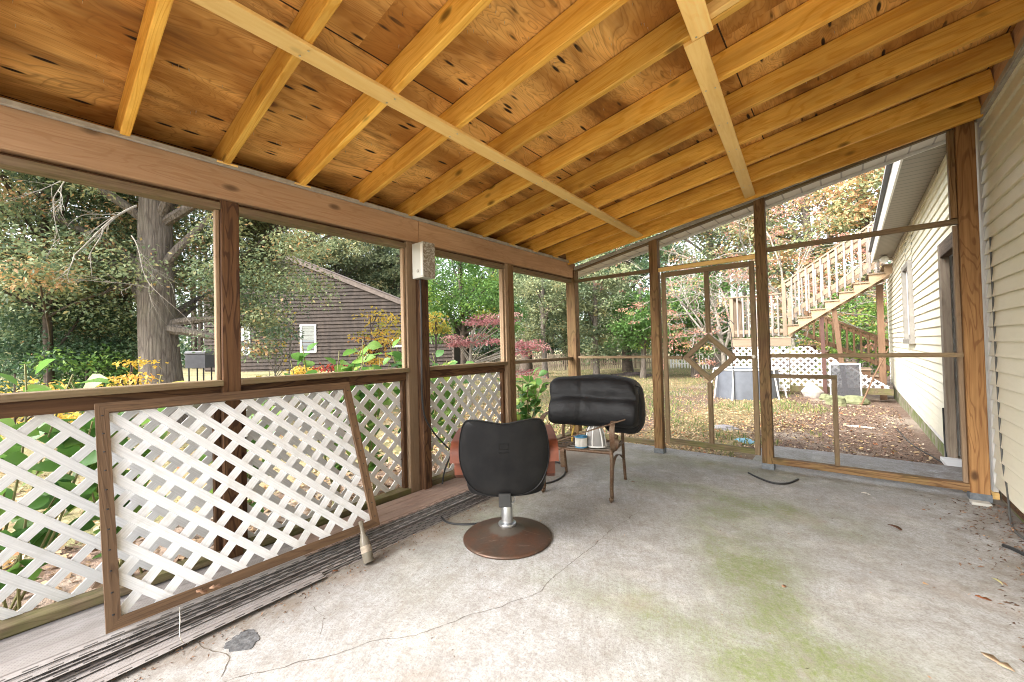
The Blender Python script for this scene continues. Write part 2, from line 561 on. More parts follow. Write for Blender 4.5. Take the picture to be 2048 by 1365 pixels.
def siding_mat():
    k = NM('vinyl_siding', 0.42)
    co = k.coord('Object', (1, 1, 1))
    n = k.noise(co, 1.2, 4, 0.6)
    c = k.mix(k.ramp(n, [(0.3, 0.0), (0.7, 1.0)]), (0.77, 0.73, 0.59), (0.71, 0.67, 0.525))
    d = k.noise(k.coord('Object', (1, 1, 5)), 5, 6, 0.7)
    c = k.mix(k.ramp(d, [(0.5, 0.0), (0.8, 0.22)]), c, (0.45, 0.42, 0.33))
    k.col(c)
    g = k.noise(k.coord('Object', (1, 2.5, 60)), 3, 4, 0.6)
    k.bump(g, 0.08, 0.004)
    return k.m
M_SIDE = siding_mat()
M_WTRIM = plain('white_trim', (0.72, 0.71, 0.68), 0.5, var=0.08)
M_LATT = plain('white_vinyl_lattice', (0.70, 0.69, 0.66), 0.5, var=0.08, scale=14)
def lattice_mat(name, c, dirt):
    k = NM(name, 0.55)
    co = k.coord('Object')
    gr = k.noise(k.coord('UV', (2.5, 150, 1)), 1, 3, 0.6)
    c0 = k.mix(k.ramp(gr, [(0.38, 0.0), (0.62, 0.5)]), c, tuple(x*0.72 for x in c))
    d = k.noise(co, 9, 6, 0.7)
    c0 = k.mix(k.ramp(d, [(0.5, 0.0), (0.75, dirt)]), c0, (0.30, 0.28, 0.2))
    k.col(c0)
    k.bump(gr, 0.4, 0.003)
    return k.m
M_LAT_FRONT = lattice_mat('embossed_white_lattice', (0.76, 0.77, 0.775), 0.35)
M_LAT_BACK = lattice_mat('wall_lattice_vinyl', (0.70, 0.70, 0.695), 0.25)
M_CHAN = plain('grey_vinyl_channel', (0.36, 0.34, 0.29), 0.45, var=0.2, scale=20)
M_SOFF = NM('white_soffit', 0.5)
_x, _y, _z = M_SOFF.sep(M_SOFF.coord('Object'))
_f = M_SOFF.math('FRACT', M_SOFF.math('MULTIPLY', _x, 6.6))
M_SOFF.col(M_SOFF.mix(M_SOFF.ramp(_f, [(0.0, 0.0), (0.9, 0.0), (0.93, 0.7), (1.0, 0.7)]), (0.62, 0.58, 0.52), (0.22, 0.2, 0.18)))
M_SOFF = M_SOFF.m
M_SOFF2 = NM('tan_vented_soffit', 0.5)
_x, _y, _z = M_SOFF2.sep(M_SOFF2.coord('Object'))
_f = M_SOFF2.math('FRACT', M_SOFF2.math('MULTIPLY', _y, 7.0))
M_SOFF2.col(M_SOFF2.mix(M_SOFF2.ramp(_f, [(0.0, 0.0), (0.84, 0.0), (0.9, 0.8), (1.0, 0.8)]), (0.22, 0.195, 0.155), (0.08, 0.07, 0.055)))
M_SOFF2 = M_SOFF2.m
M_STEEL = plain('galvanised_bracket', (0.13, 0.145, 0.16), 0.6, 0.2, 0.3, 30)
M_SCREW = plain('screw_heads', (0.55, 0.5, 0.42), 0.4, 0.8, 0.1)
M_BLACK = plain('black_rubber', (0.022, 0.022, 0.022), 0.45, var=0.2)

def foundation_mat():
    k = NM('mossy_block_foundation', 0.9)
    co = k.coord('Object')
    n = k.noise(co, 3, 6, 0.65)
    c = k.mix(k.ramp(n, [(0.35, 0.0), (0.65, 1.0)]), (0.36, 0.33, 0.26), (0.18, 0.15, 0.11))
    g = k.noise(co, 4.3, 5, 0.6)
    c = k.mix(k.ramp(g, [(0.42, 0.0), (0.58, 0.85)]), c, (0.13, 0.17, 0.04))
    k.col(c)
    k.bump(n, 0.6, 0.02)
    return k.m
M_FOUND = foundation_mat()

# ------------------------------------------------------------ ground
def build_ground():
    xs = np.concatenate([np.linspace(-110, -20, 46), np.linspace(-19.5, 12, 80), np.linspace(14, 80, 18)])
    ys = np.concatenate([np.linspace(-60, -6, 12), np.linspace(-5, 26, 80), np.linspace(28, 130, 34)])
    mb = MB()
    nx, ny = len(xs), len(ys)
    vs = [(x, y, gz(x, y) + (0.01*R.uniform(-1, 1) if math.hypot(x, y) > 6 else 0)) for y in ys for x in xs]
    fs = [[j*nx+i, j*nx+i+1, (j+1)*nx+i+1, (j+1)*nx+i] for j in range(ny-1) for i in range(nx-1)]
    mb.add(vs, fs)
    k = NM('yard_ground', 0.95)
    co = k.coord('Object')
    x, y, z = k.sep(co)
    a = k.noise(co, 0.55, 5, 0.6)
    b = k.noise(co, 3.2, 6, 0.7)
    c1 = k.mix(k.ramp(b, [(0.35, 0.0), (0.65, 1.0)]), (0.34, 0.27, 0.155), (0.22, 0.19, 0.085))
    c1 = k.mix(k.ramp(a, [(0.45, 0.0), (0.62, 0.6)]), c1, (0.12, 0.14, 0.045))
    f = k.noise(co, 26, 5, 0.75)
    c1 = k.mix(k.ramp(f, [(0.45, 0.0), (0.7, 0.6)]), c1, (0.10, 0.075, 0.035))
    # bare mulchy soil along the house and along the porch
    mul = k.mix(k.ramp(f, [(0.35, 0.0), (0.65, 1.0)]), (0.26, 0.18, 0.13), (0.085, 0.055, 0.04))
    ps = k.noise(k.coord('Object', (1, 0.5, 1)), 1.1, 5, 0.6)
    mul = k.mix(k.ramp(ps, [(0.50, 0.0), (0.64, 0.8)]), mul, (0.36, 0.30, 0.235))
    near = k.math('ADD', x, k.math('MULTIPLY', k.math('SUBTRACT', a, 0.5), 3.0))
    m1 = k.ramp(k.math('MULTIPLY', k.math('ADD', near, 2.2), 0.5), [(0.35, 0.0), (0.7, 1.0)])
    dx = k.math('ABSOLUTE', k.math('ADD', k.math('ADD', x, 3.3), k.math('MULTIPLY', k.math('SUBTRACT', b, 0.5), 0.6)))
    m2 = k.math('MULTIPLY', k.ramp(dx, [(0.8, 1.0), (1.3, 0.0)]), k.ramp(y, [(0.0, 1.0), (1.0, 1.0)]))
    c = k.mix(k.math('MAXIMUM', m1, m2), c1, mul)
    k.col(c)
    k.bump(k.math('ADD', f, b), 0.8, 0.03)
    stc(obj('ground', mb, k.m, smooth=True))
build_ground()

def cracks():
    mb = MB()
    def crack(pts, w0):
        P = []
        for i in range(len(pts)-1):
            a, b = Vector((*pts[i], 0)), Vector((*pts[i+1], 0))
            n = max(2, int((b-a).length/0.025))
            for j in range(n):
                q = a.lerp(b, j/n)
                P.append(q+Vector((R.uniform(-1, 1), R.uniform(-1, 1), 0))*0.007)
        vs = []
        for i, p in enumerate(P):
            d = (P[min(i+1, len(P)-1)]-P[max(0, i-1)]).normalized()
            n = Vector((-d.y, d.x, 0))
            w = w0*R.uniform(0.4, 1.5)
            vs += [p+n*w+Vector((0, 0, 0.0015)), p-n*w+Vector((0, 0, 0.0015))]
        fs = [[2*i, 2*i+1, 2*i+3, 2*i+2] for i in range(len(P)-1)]
        mb.add(vs, fs)
    return mb, crack

def atf(px, py, z=0.0):
    d = rr*((px-1024)/803.0) - uu*((py-682.5)/803.0) + fw
    t = (z-1.22)/d.z
    return (d.x*t, d.y*t)

slab = MB()
slab.box(-2.86, 0.86, -3.0, 4.78, -0.35, 0.0)
floor = stc(obj('patio_floor', slab, M_CONC))
slab = MB()
slab.box(-0.78, 0.86, 4.785, 5.62, -0.35, -0.012)
stc(obj('pavement', slab, M_CONC))
mb, crack = cracks()
crack([atf(*p) for p in [(439, 1366), (473, 1357), (540, 1341), (600, 1324), (689, 1304), (754, 1281), (832, 1271), (900, 1247), (940, 1230), (1000, 1215), (1080, 1185), (1110, 1150), (1177, 1101), (1223, 1061), (1290, 1015)]], 0.0011)
crack([atf(*p) for p in [(368, 1274), (419, 1299), (450, 1310), (460, 1322), (439, 1366)]], 0.0016)
crack([atf(*p) for p in [(620, 1205), (650, 1240), (640, 1275)]], 0.0008)
M_CRACK = plain('crack_dirt', (0.10, 0.08, 0.06), 0.95, var=0.6, scale=30)
o = obj('crack', mb, M_CRACK, floor)
mb = MB()
cx_, cy_ = atf(487, 1283)
pts = []
for k_ in range(40):
    t = 2*PI*k_/40
    r_ = 0.058*(1+0.07*math.sin(3*t+1)+0.13*R.uniform(-1, 1))
    pts.append((cx_+r_*math.cos(t)*1.15, cy_+r_*math.sin(t), 0.0005))
mb.poly(pts, (0, 0, 0.0025))
obj('tar_patch', mb, plain('old_tar', (0.09, 0.09, 0.092), 0.8, var=0.5, scale=45, bump=0.6), floor)

# ------------------------------------------------------------ porch
SL = 0.157
def rb(x):            # underside of rafters
    return 2.296 + SL*(x+2.68)
RY = [-0.38, -0.11, 0.31, 0.72, 1.13, 1.545, 1.965, 2.40, 2.83, 3.25, 3.66, 4.07]
XW = 0.85
porch = thing('screened_porch', 'open timber porch with orange plywood ceiling, brown posts and lattice half wall on the patio', 'porch', (-2.7, 4.5, 0))
# roof deck
mb = MB()
x0, x1 = -3.15, 0.84
zt0, zt1 = rb(x0)+0.145, rb(x1)+0.145
mb.add([(x0, -0.42, zt0), (x1, -0.42, zt1), (x1, 4.95, zt1), (x0, 4.95, zt0), (x0, -0.42, zt0+0.02), (x1, -0.42, zt1+0.02), (x1, 4.95, zt1+0.02), (x0, 4.95, zt0+0.02)],
       [[0, 3, 2, 1], [4, 5, 6, 7], [0, 1, 5, 4], [1, 2, 6, 5], [2, 3, 7, 6], [3, 0, 4, 7]])
part('roof_sheathing', mb, M_PLY, porch)
# nail tips through the deck
mb = MB()
for i in range(420):
    x, y = R.uniform(-2.6, 0.7), R.uniform(-0.2, 4.4)
    x = round(x/0.14)*0.14 + R.uniform(-0.015, 0.015)
    z = rb(x)+0.145
    mb.add([(x-0.0015, y, z), (x+0.0015, y, z), (x, y+0.0025, z), (x+R.uniform(-.003, .003), y, z-0.018)], [[0, 1, 3], [1, 2, 3], [2, 0, 3]])
part('nail_tips', mb, M_SCREW, porch, kind='stuff')
for y in RY:
    mb = MB()
    jit = R.uniform(-0.006, 0.006)
    a = Vector((-3.1, y+jit, rb(-3.1)+0.070)); b = Vector((0.80, y, rb(0.80)+0.070))
    mb.board(a, b, 0.038, 0.139, (0, 0, 1), 0.004)
    part('rafter', mb, W_RAFT, porch)
    if R.random() < 0.55 and y > 0:
        mb = MB()
        mb.box(-2.70, -2.655, y-0.045, y+0.055, 2.296, 2.307)
        part('shim', mb, W_STRIP, porch)
# end rafter / rake (slightly steeper trim line)
mb = MB()
mb.board((-2.70, 4.40, rb(-2.70)+0.05), (0.80, 4.40, rb(0.80)+0.05), 0.038, 0.18, (0, 0, 1), 0.004)
part('end_rafter', mb, W_RAFT, porch)
mb = MB()
mb.board((-2.70, 4.545, 2.205), (0.80, 4.545, 2.865), 0.04, 0.06, (0, 0, 1))
part('rake_plate', mb, W_RAIL, porch)
mb = MB()
mb.board((-2.66, 4.508, 2.215), (0.82, 4.508, 2.878), 0.022, 0.03, (0, 0, 1), 0.002)
mb.board((-2.66, 4.495, 2.228), (0.82, 4.495, 2.891), 0.012, 0.012, (0, 0, 1), 0.002)
part('vinyl_channel', mb, M_CHAN, porch)
mb = MB()
mb.board((-2.672, -0.9, 2.302), (-2.672, 4.49, 2.298), 0.020, 0.022, (0, 0, 1), 0.002)
mb.board((-2.664, -0.9, 2.288), (-2.664, 4.49, 2.284), 0.016, 0.010, (0, 0, 1), 0.002)
part('vinyl_channel', mb, M_CHAN, porch)
# outside soffit of the rake overhang
mb = MB()
def rk(x): return 2.205+(x+2.70)*0.1886
mb.add([(-3.1, 4.58, rk(-3.1)+0.02), (0.84, 4.58, rk(0.84)+0.02), (0.84, 4.93, rk(0.84)+0.03), (-3.1, 4.93, rk(-3.1)+0.03),
        (-3.1, 4.58, rk(-3.1)+0.03), (0.84, 4.58, rk(0.84)+0.03), (0.84, 4.93, rk(0.84)+0.04), (-3.1, 4.93, rk(-3.1)+0.04)],
       [[0, 3, 2, 1], [4, 5, 6, 7], [0, 1, 5, 4], [1, 2, 6, 5], [2, 3, 7, 6], [3, 0, 4, 7]])
part('soffit', mb, M_SOFF, porch)
mb = MB()
mb.board((-3.1, 4.945, rk(-3.1)+0.09), (0.84, 4.945, rk(0.84)+0.09), 0.02, 0.17, (0, 0, 1))
part('fascia', mb, M_WTRIM, porch)
# eave side closure outside the beam
mb = MB()
mb.box(-3.16, -3.13, -0.42, 4.95, 2.16, 2.40)
part('fascia', mb, M_WTRIM, porch)
mb = MB()
mb.box(-3.12, -2.79, -0.42, 4.56, 2.165, 2.18)
part('soffit', mb, M_WTRIM, porch)
# beam (two boards spliced over the second post) and its blocking
mb = MB()
mb.box(-2.78, -2.68, -0.42, 2.06, 2.103, 2.292)
part('header_beam', mb, W_BEAM, porch)
mb = MB()
mb.box(-2.78, -2.681, 2.065, 4.56, 2.101, 2.290)
part('header_beam', mb, W_BEAM, porch)
for (ya, yb) in ((-0.45, 0.70), (0.79, 1.95), (2.11, 3.17), (3.31, 4.50)):
    mb = MB()
    mb.box(-2.775, -2.70, ya, yb, 2.045, 2.085)
    part('lintel', mb, W_RAIL, porch)
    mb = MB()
    mb.box(-2.765, -2.725, ya, yb, 2.085, 2.102)  # dark strip put in for the shade in the gap under the beam
    part('gap_shadow_strip', mb, W_POST_DARK, porch)
# posts of the left wall
def post(x0, x1, y0, y1, z1, m, bracket=False, z0=0.0):
    mb = MB(); mb.board(((x0+x1)/2, (y0+y1)/2, z0), ((x0+x1)/2, (y0+y1)/2, z1), x1-x0, y1-y0, (0, 1, 0), 0.004)
    p = part('post', mb, m, porch)
    if bracket:
        mb = MB()
        mb.box(x0-0.004, x1+0.004, y0-0.005, y0-0.002, 0.0, 0.055)
        mb.box(x0-0.006, x0-0.003, y0-0.002, y1, 0.0, 0.055)
        mb.box(x1+0.003, x1+0.006, y0-0.002, y1, 0.0, 0.055)
        part('post_bracket', mb, M_STEEL, p)
    return p
post(-2.79, -2.70, -0.54, -0.45, 2.10, W_POST)
post(-2.79, -2.70, 0.70, 0.79, 2.10, W_POST_DARK)
post(-2.79, -2.70, 1.95, 2.04, 2.10, W_POST_LIGHT)
post(-2.715, -2.63, 2.035, 2.11, 1.80, W_POST_DARK)
post(-2.79, -2.70, 3.17, 3.22, 2.10, W_POST_LIGHT)
post(-2.79, -2.70, 3.225, 3.31, 2.10, W_POST)
post(-2.79, -2.66, 4.50, 4.60, 2.20, W_POST)
# end wall posts
post(-1.685, -1.59, 4.50, 4.59, 2.40, W_POST, True)
post(-0.645, -0.555, 4.50, 4.59, 2.60, W_POST, True)
W_POST_WARM = wood('warm_post_wood', (0.40, 0.22, 0.085), (0.20, 0.09, 0.03), 0.9, (0.12, 0.06, 0.025), 0.4, 0.75, 0.9, 0.5)
post(0.69, 0.79, 4.49, 4.585, 2.84, W_POST_WARM, True)
mb = MB(); mb.box(0.652, 0.688, 4.515, 4.575, 2.125, 2.80); part('jack_post', mb, W_POST, porch)
mb = MB(); mb.box(0.662, 0.688, 4.53, 4.57, 0.10, 2.07); part('pale_stop', mb, W_POST_LIGHT, porch)
# left wall rails: flat cap, sub rail below it, mossy bottom rails
bays = [(-0.45, 0.70), (0.79, 1.95), (2.11, 3.17)]
for i, (ya, yb) in enumerate(bays):
    mb = MB(); mb.box(-2.80, -2.685, ya, yb, 1.045, 1.078); part('cap_rail', mb, W_RAIL, porch)
    mb = MB(); mb.box(-2.775, -2.735, ya, yb, 0.975, 1.043); part('sub_rail', mb, W_POST_DARK, porch)
    mb = MB(); mb.box(-2.79, -2.70, ya, yb, 0.075, 0.118); part('bottom_rail', mb, W_SILL, porch)
    mb = MB(); mb.box(-2.78, -2.715, ya, yb, 0.012, 0.073); part('bottom_rail', mb, W_SILL, porch)
    for ys in (ya, yb-0.035):
        mb = MB(); mb.box(-2.775, -2.740, ys, ys+0.035, 0.119, 0.974); part('side_stop', mb, W_POST_DARK, porch)
for ys in (0.70-0.022, 1.95-0.022, 3.17-0.02):
    mb = MB(); mb.box(-2.76, -2.72, ys, ys+0.02, 1.079, 2.044); part('pale_stop', mb, W_POST_LIGHT, porch)
mb = MB(); mb.box(-2.775, -2.71, 3.31, 4.50, 1.045, 1.08); part('mid_rail', mb, W_RAIL, porch)
mb = MB(); mb.box(-2.79, -2.70, 3.31, 4.50, 0.03, 0.115); part('bottom_rail', mb, W_SILL, porch)
# end wall rails
def rail(name, a, b, w=0.038, t=0.038, m=W_RAIL, up=(0, 0, 1)):
    mb = MB(); mb.board(a, b, w, t, up); return part(name, mb, m, porch)
rail('top_rail', (-2.66, 4.545, 2.06), (-1.685, 4.545, 2.06))
rail('mid_rail', (-2.66, 4.545, 1.075), (-1.685, 4.545, 1.075), t=0.032)
rail('bottom_rail', (-2.70, 4.545, 0.10), (-1.685, 4.545, 0.10), 0.06, 0.05, W_SILL)
rail('door_header', (-1.59, 4.535, 2.05), (-0.645, 4.535, 2.05), t=0.042, m=W_STRIP)
rail('door_stop', (-1.59, 4.60, 2.08), (-0.645, 4.60, 2.08), 0.02, 0.02, W_POST_LIGHT)
rail('top_rail', (-0.555, 4.545, 2.10), (0.69, 4.545, 2.10), t=0.042)
rail('mid_rail', (-0.555, 4.545, 1.08), (0.69, 4.545, 1.08), t=0.036)
rail('bottom_rail', (-0.555, 4.535, 0.085), (0.69, 4.535, 0.085), 0.065, 0.055, W_POST)
rail('pet_door_rail', (-0.555, 4.545, 0.888), (-0.062, 4.545, 0.888), 0.03, 0.036)
rail('pet_door_stile', (-0.082, 4.545, 0.113), (-0.082, 4.545, 0.869), 0.036, 0.03, up=(0, 1, 0))
# screen door
def door():
    mb = MB(); yd = 4.552
    d = obj('screen_door', local((-2.7, 4.5, 0), MB().board((-1.545, yd, 0.115), (-1.545, yd, 2.015), 0.045, 0.034, (0, 1, 0))), W_RAIL, porch)
    P = lambda n, a, b, w=0.045, t=0.034, m=W_RAIL, up=(0, 1, 0): part(n, MB().board(a, b, w, t, up), m, d)
    P('stile', (-0.685, yd, 0.115), (-0.685, yd, 2.015))
    P('top_rail', (-1.522, yd, 1.99), (-0.708, yd, 1.99), 0.05)
    P('bottom_rail', (-1.522, yd, 0.145), (-0.708, yd, 0.145), 0.055, m=W_SILL)
    cxd, czd, hw, hh = -1.098, 1.065, 0.265, 0.255
    P('mullion', (cxd, yd, czd+hh+0.005), (cxd, yd, 1.965))
    P('mullion', (cxd, yd, 0.173), (cxd, yd, czd-hh-0.005))
    P('mid_rail', (-1.522, yd, 1.065), (cxd-hw-0.005, yd, 1.065), 0.036)
    P('mid_rail', (cxd+hw+0.005, yd, 1.065), (-0.708, yd, 1.065), 0.036)
    pts = [(cxd, czd+hh), (cxd+hw, czd), (cxd, czd-hh), (cxd-hw, czd)]
    inn = [(cxd, czd+hh-0.068), (cxd+hw-0.07, czd), (cxd, czd-hh+0.068), (cxd-hw+0.07, czd)]
    for i in range(4):
        j = (i+1) % 4
        mb = MB()
        q = [pts[i], pts[j], inn[j], inn[i]]
        y0 = yd-0.017-0.001*(i % 2)
        mb.v = [(x, y0, z) for x, z in q]+[(x, y0+0.034, z) for x, z in q]
        mb.f = [[0, 1, 2, 3], [7, 6, 5, 4], [0, 4, 5, 1], [1, 5, 6, 2], [2, 6, 7, 3], [3, 7, 4, 0]]
        ru = R.uniform(0, 20)
        L = math.hypot(pts[j][0]-pts[i][0], pts[j][1]-pts[i][1])
        quad = [(ru, ru), (ru+L, ru), (ru+L-0.05, ru+0.045), (ru+0.05, ru+0.045)]
        mb.uv = [quad, quad[::-1]]+[[(ru, ru+.1), (ru, ru+.13), (ru+L, ru+.13), (ru+L, ru+.1)]]*4
        part('diamond_rail', mb, W_RAIL, d)
    mb = MB(); mb.lathe([(0.004, 0), (0.006, 0.02), (0.016, 0.028), (0.018, 0.04), (0.010, 0.048)], n=14)
    mb.xf(Matrix.Translation((-0.685, yd-0.018, 1.075)) @ Matrix.Rotation(PI/2, 4, 'X'))
    part('knob', mb, plain('pale_knob', (0.6, 0.56, 0.48), 0.4), d, True)
door()
# furring strips under the rafters
def strip(a, b, w=0.085):
    mb = MB()
    za, zb = rb(a[0])-0.011, rb(b[0])-0.011
    mb.board((a[0], a[1], za), (b[0], b[1], zb), w, 0.019, (-SL, 0, 1), 0.002)
    s_ = part('ceiling_strip', mb, W_STRIP, porch)
    mb = MB()
    d = Vector((b[0]-a[0], b[1]-a[1], 0))
    for y in RY+[4.40]:
        t = (y-a[1])/(b[1]-a[1])
        if 0 < t < 1:
            for k_ in (-1, 1):
                x = a[0]+d.x*t+k_*0.022
                mb.lathe([(0.0045, 0), (0.0045, 0.002)], (x, y+k_*0.008, rb(x)-0.0235), 8)
    part('screw', mb, M_SCREW, s_)
strip((-1.63, -0.40), (-1.735, 4.42), 0.082)
strip((-0.50, 1.98), (-0.655, 4.43), 0.088)
strip((-0.33, -0.40), (-0.46, 1.975), 0.092)
mb = MB(); mb.board((-0.42, 1.926, rb(-0.42)+0.030), (-0.28, 1.926, rb(-0.28)+0.030), 0.034, 0.055, (0, 0, 1)); part('cleat', mb, W_STRIP, porch)
# ledger and channel on the house wall
mb = MB(); mb.box(0.805, 0.845, -0.42, 4.56, rb(0.82)-0.02, rb(0.82)+0.15); part('ledger', mb, W_BEAM, porch)
mb = MB(); mb.box(0.808, 0.850, -0.42, 4.52, rb(0.82)-0.034, rb(0.82)-0.022); mb.box(0.800, 0.806, -0.42, 4.52, rb(0.82)-0.034, rb(0.82)+0.01); part('vinyl_channel', mb, M_CHAN, porch)

# ------------------------------------------------------------ lattice
def lattice_geo(poly, w=0.040, pitch=0.108, t=0.004, ang=45, phase=0.0):
    """2D clip of diagonal strips to a convex polygon; returns list of (quad2d, layer)"""
    out = []
    poly = [Vector((p[0], p[1])) for p in poly]
    c = sum(poly, Vector((0, 0)))/len(poly)
    Rm = max((p-c).length for p in poly)
    def clip(pts):
        n = len(poly)
        area = sum(poly[i].x*poly[(i+1) % n].y-poly[(i+1) % n].x*poly[i].y for i in range(n))
        sg = 1 if area > 0 else -1
        for i in range(n):
            a, b = poly[i], poly[(i+1) % n]
            nrm = Vector((-(b-a).y, (b-a).x))*sg
            o = []
            for j in range(len(pts)):
                p, q = pts[j], pts[(j+1) % len(pts)]
                dp, dq = (p-a).dot(nrm), (q-a).dot(nrm)
                if dp >= 0:
                    o.append(p)
                if (dp >= 0) != (dq >= 0):
                    o.append(p.lerp(q, dp/(dp-dq)))
            pts = o
            if len(pts) < 3:
                return None
        return pts
    for layer, a in ((0, ang), (1, 180-ang)):
        d = Vector((math.cos(math.radians(a)), math.sin(math.radians(a))))
        n = Vector((-d.y, d.x))
        k = int(Rm/pitch)+2
        for i in range(-k, k+1):
            o_ = c+n*(i*pitch+phase)
            q = clip([o_-d*Rm*1.2-n*w/2, o_+d*Rm*1.2-n*w/2, o_+d*Rm*1.2+n*w/2, o_-d*Rm*1.2+n*w/2])
            if q:
                out.append((q, layer, d, n))
    return out
def lattice_mb(poly, to3, nrm, **kw):
    mb = MB()
    t = kw.pop('t', 0.005)
    for q, layer, d, n in lattice_geo(poly, **kw):
        off = Vector(nrm)*(layer*t*1.02)
        base = [to3(p)+off for p in q]
        m_ = len(base)
        vs = base+[p+Vector(nrm)*t for p in base]
        ru, rv = R.uniform(0, 9), R.uniform(0, 9)
        uv0 = [(ru+p.dot(d), rv+p.dot(n)) for p in q]
        fs = [list(range(m_-1, -1, -1)), list(range(m_, 2*m_))]
        uv = [uv0[::-1], uv0]
        for i in range(m_):
            j = (i+1) % m_
            fs.append([i, j, m_+j, m_+i]); uv.append([uv0[i], uv0[j], uv0[j], uv0[i]])
        mb.add(vs, fs, uv)
    return mb
for i, (ya, yb) in enumerate(bays):
    mb = lattice_mb([(ya+0.002, 0.119), (yb-0.002, 0.119), (yb-0.002, 1.03), (ya+0.002, 1.03)], lambda p: Vector((-2.792, p.x, p.y)), (0.9, 0, 0), w=0.039, pitch=0.1105, phase=0.02*i)
    part('lattice_panel', mb, M_LAT_BACK, porch)

# leaning framed lattice panel
A_ = Vector((-2.305, 0.195, 0.118)); B_ = Vector((-2.310, 1.415, 0.118))
T_ = Vector((-2.655, 0.225, 1.005))
lp = thing('lattice_panel', 'white lattice panel in a brown wooden frame leaning on the porch half wall', 'lattice panel', (-2.31, 0.8, 0.115))
e1 = (B_-A_).normalized(); LX = (B_-A_).length
up0 = T_-A_; e2 = (up0-e1*up0.dot(e1)).normalized(); LZ = up0.dot(e2)
e3 = e1.cross(e2)     # points to +x (into the porch)
def P3(u, v, w_=0.0): return A_+e1*u+e2*v+e3*w_
fw_ = 0.045
def frame_piece(q):
    mb = MB()
    vs = [P3(u, v, 0.0) for u, v in q]+[P3(u, v, 0.022) for u, v in q]
    mb.v = [tuple(p) for p in vs]
    mb.f = [[3, 2, 1, 0], [4, 5, 6, 7], [0, 1, 5, 4], [1, 2, 6, 5], [2, 3, 7, 6], [3, 0, 4, 7]]
    L = math.hypot(q[1][0]-q[0][0], q[1][1]-q[0][1])
    ru, rv = R.uniform(0, 20), R.uniform(0, 20)
    a = [(ru, rv), (ru+L, rv), (ru+L-0.045, rv+0.045), (ru+0.045, rv+0.045)]
    mb.uv = [a[::-1], a]+[[(ru, rv+.06), (ru+L, rv+.06), (ru+L, rv+.08), (ru, rv+.08)]]*4
    part('frame_rail', mb, W_FRAME, lp)
frame_piece([(0, 0), (LX, 0), (LX-fw_, fw_), (fw_, fw_)])
frame_piece([(LX, LZ), (0, LZ), (fw_, LZ-fw_), (LX-fw_, LZ-fw_)])
frame_piece([(0, LZ), (0, 0), (fw_, fw_), (fw_, LZ-fw_)])
frame_piece([(LX, 0), (LX, LZ), (LX-fw_, LZ-fw_), (LX-fw_, fw_)])
mb = lattice_mb([(0.012, 0.012), (LX-0.012, 0.012), (LX-0.012, LZ-0.012), (0.012, LZ-0.012)], lambda p: P3(p.x, p.y, -0.0145), e3, w=0.0385, pitch=0.100, t=0.0068)
part('lattice', mb, M_LAT_FRONT, lp)
mb = MB()
for i in range(11):
    for (u, v) in ((fw_*0.5, 0.06+i*(LZ-0.12)/10), (LX-fw_*0.5, 0.06+i*(LZ-0.12)/10)):
        p = P3(u, v, 0.0225)
        m_ = Matrix.Translation(p) @ e3.to_track_quat('Z', 'Y').to_matrix().to_4x4()
        mb.add([tuple(m_ @ Vector(q)) for q in [(-0.004, -0.003, 0), (0.004, -0.003, 0), (0.004, 0.003, 0), (-0.004, 0.003, 0), (0, 0, 0.002)]], [[0, 1, 4], [1, 2, 4], [2, 3, 4], [3, 0, 4]])
part('staples', mb, M_BLACK, lp, kind='stuff')

# ------------------------------------------------------------ pile of vinyl soffit panels
def panel_mat(name, base, dirt, holes=True):
    k = NM(name, 0.6)
    uv = k.coord('UV')
    u, v, _ = k.sep(uv)
    co = k.coord('Object')
    d = k.noise(co, 5, 6, 0.7)
    d2 = k.noise(k.comb(k.math('MULTIPLY', u, 1.5), k.math('MULTIPLY', v, 30), 0), 1, 4, 0.6)
    c = k.mix(k.ramp(d, [(0.35, 0.0), (0.7, 0.75)]), base, dirt)
    c = k.mix(k.ramp(d2, [(0.4, 0.0), (0.75, 0.45)]), c, tuple(x*0.6 for x in dirt))
    if holes:   # perforations on the flats (v in 0..0.3), nail slots on the flange (v > 0.3)
        hx = k.math('SUBTRACT', k.math('FRACT', k.math('ADD', k.math('MULTIPLY', u, 70), k.math('MULTIPLY', v, 40))), 0.5)
        hy = k.math('SUBTRACT', k.math('FRACT', k.math('MULTIPLY', v, 85)), 0.5)
        hd = k.math('SQRT', k.math('ADD', k.math('MULTIPLY', hx, hx), k.math('MULTIPLY', hy, hy)))
        hm = k.ramp(hd, [(0.15, 1.0), (0.24, 0.0)])
        vv = k.math('FRACT', k.math('MULTIPLY', v, 1/0.1))
        band = k.math('MULTIPLY', k.math('GREATER_THAN', vv, 0.16), k.math('LESS_THAN', vv, 0.84))
        band = k.math('MULTIPLY', band, k.math('LESS_THAN', v, 0.299))
        c = k.mix(k.math('MULTIPLY', k.math('MULTIPLY', hm, band), 0.4), c, (0.04, 0.035, 0.03))
    sx_ = k.math('FRACT', k.math('MULTIPLY', u, 13.0))
    sm = k.math('MULTIPLY', k.math('LESS_THAN', sx_, 0.52), k.math('MULTIPLY', k.math('GREATER_THAN', v, 0.3195), k.math('LESS_THAN', v, 0.3285)))
    c = k.mix(k.math('MULTIPLY', sm, 0.8), c, (0.02, 0.018, 0.015))
    k.col(c)
    k.bump(d, 0.15, 0.004)
    return k.m
M_PAN = panel_mat('weathered_grey_soffit', (0.29, 0.27, 0.26), (0.17, 0.145, 0.13))
M_PAN2 = panel_mat('brown_stained_soffit', (0.30, 0.215, 0.17), (0.17, 0.11, 0.085), False)
M_PAN3 = panel_mat('dirty_pinkish_soffit', (0.27, 0.24, 0.225), (0.16, 0.13, 0.115))

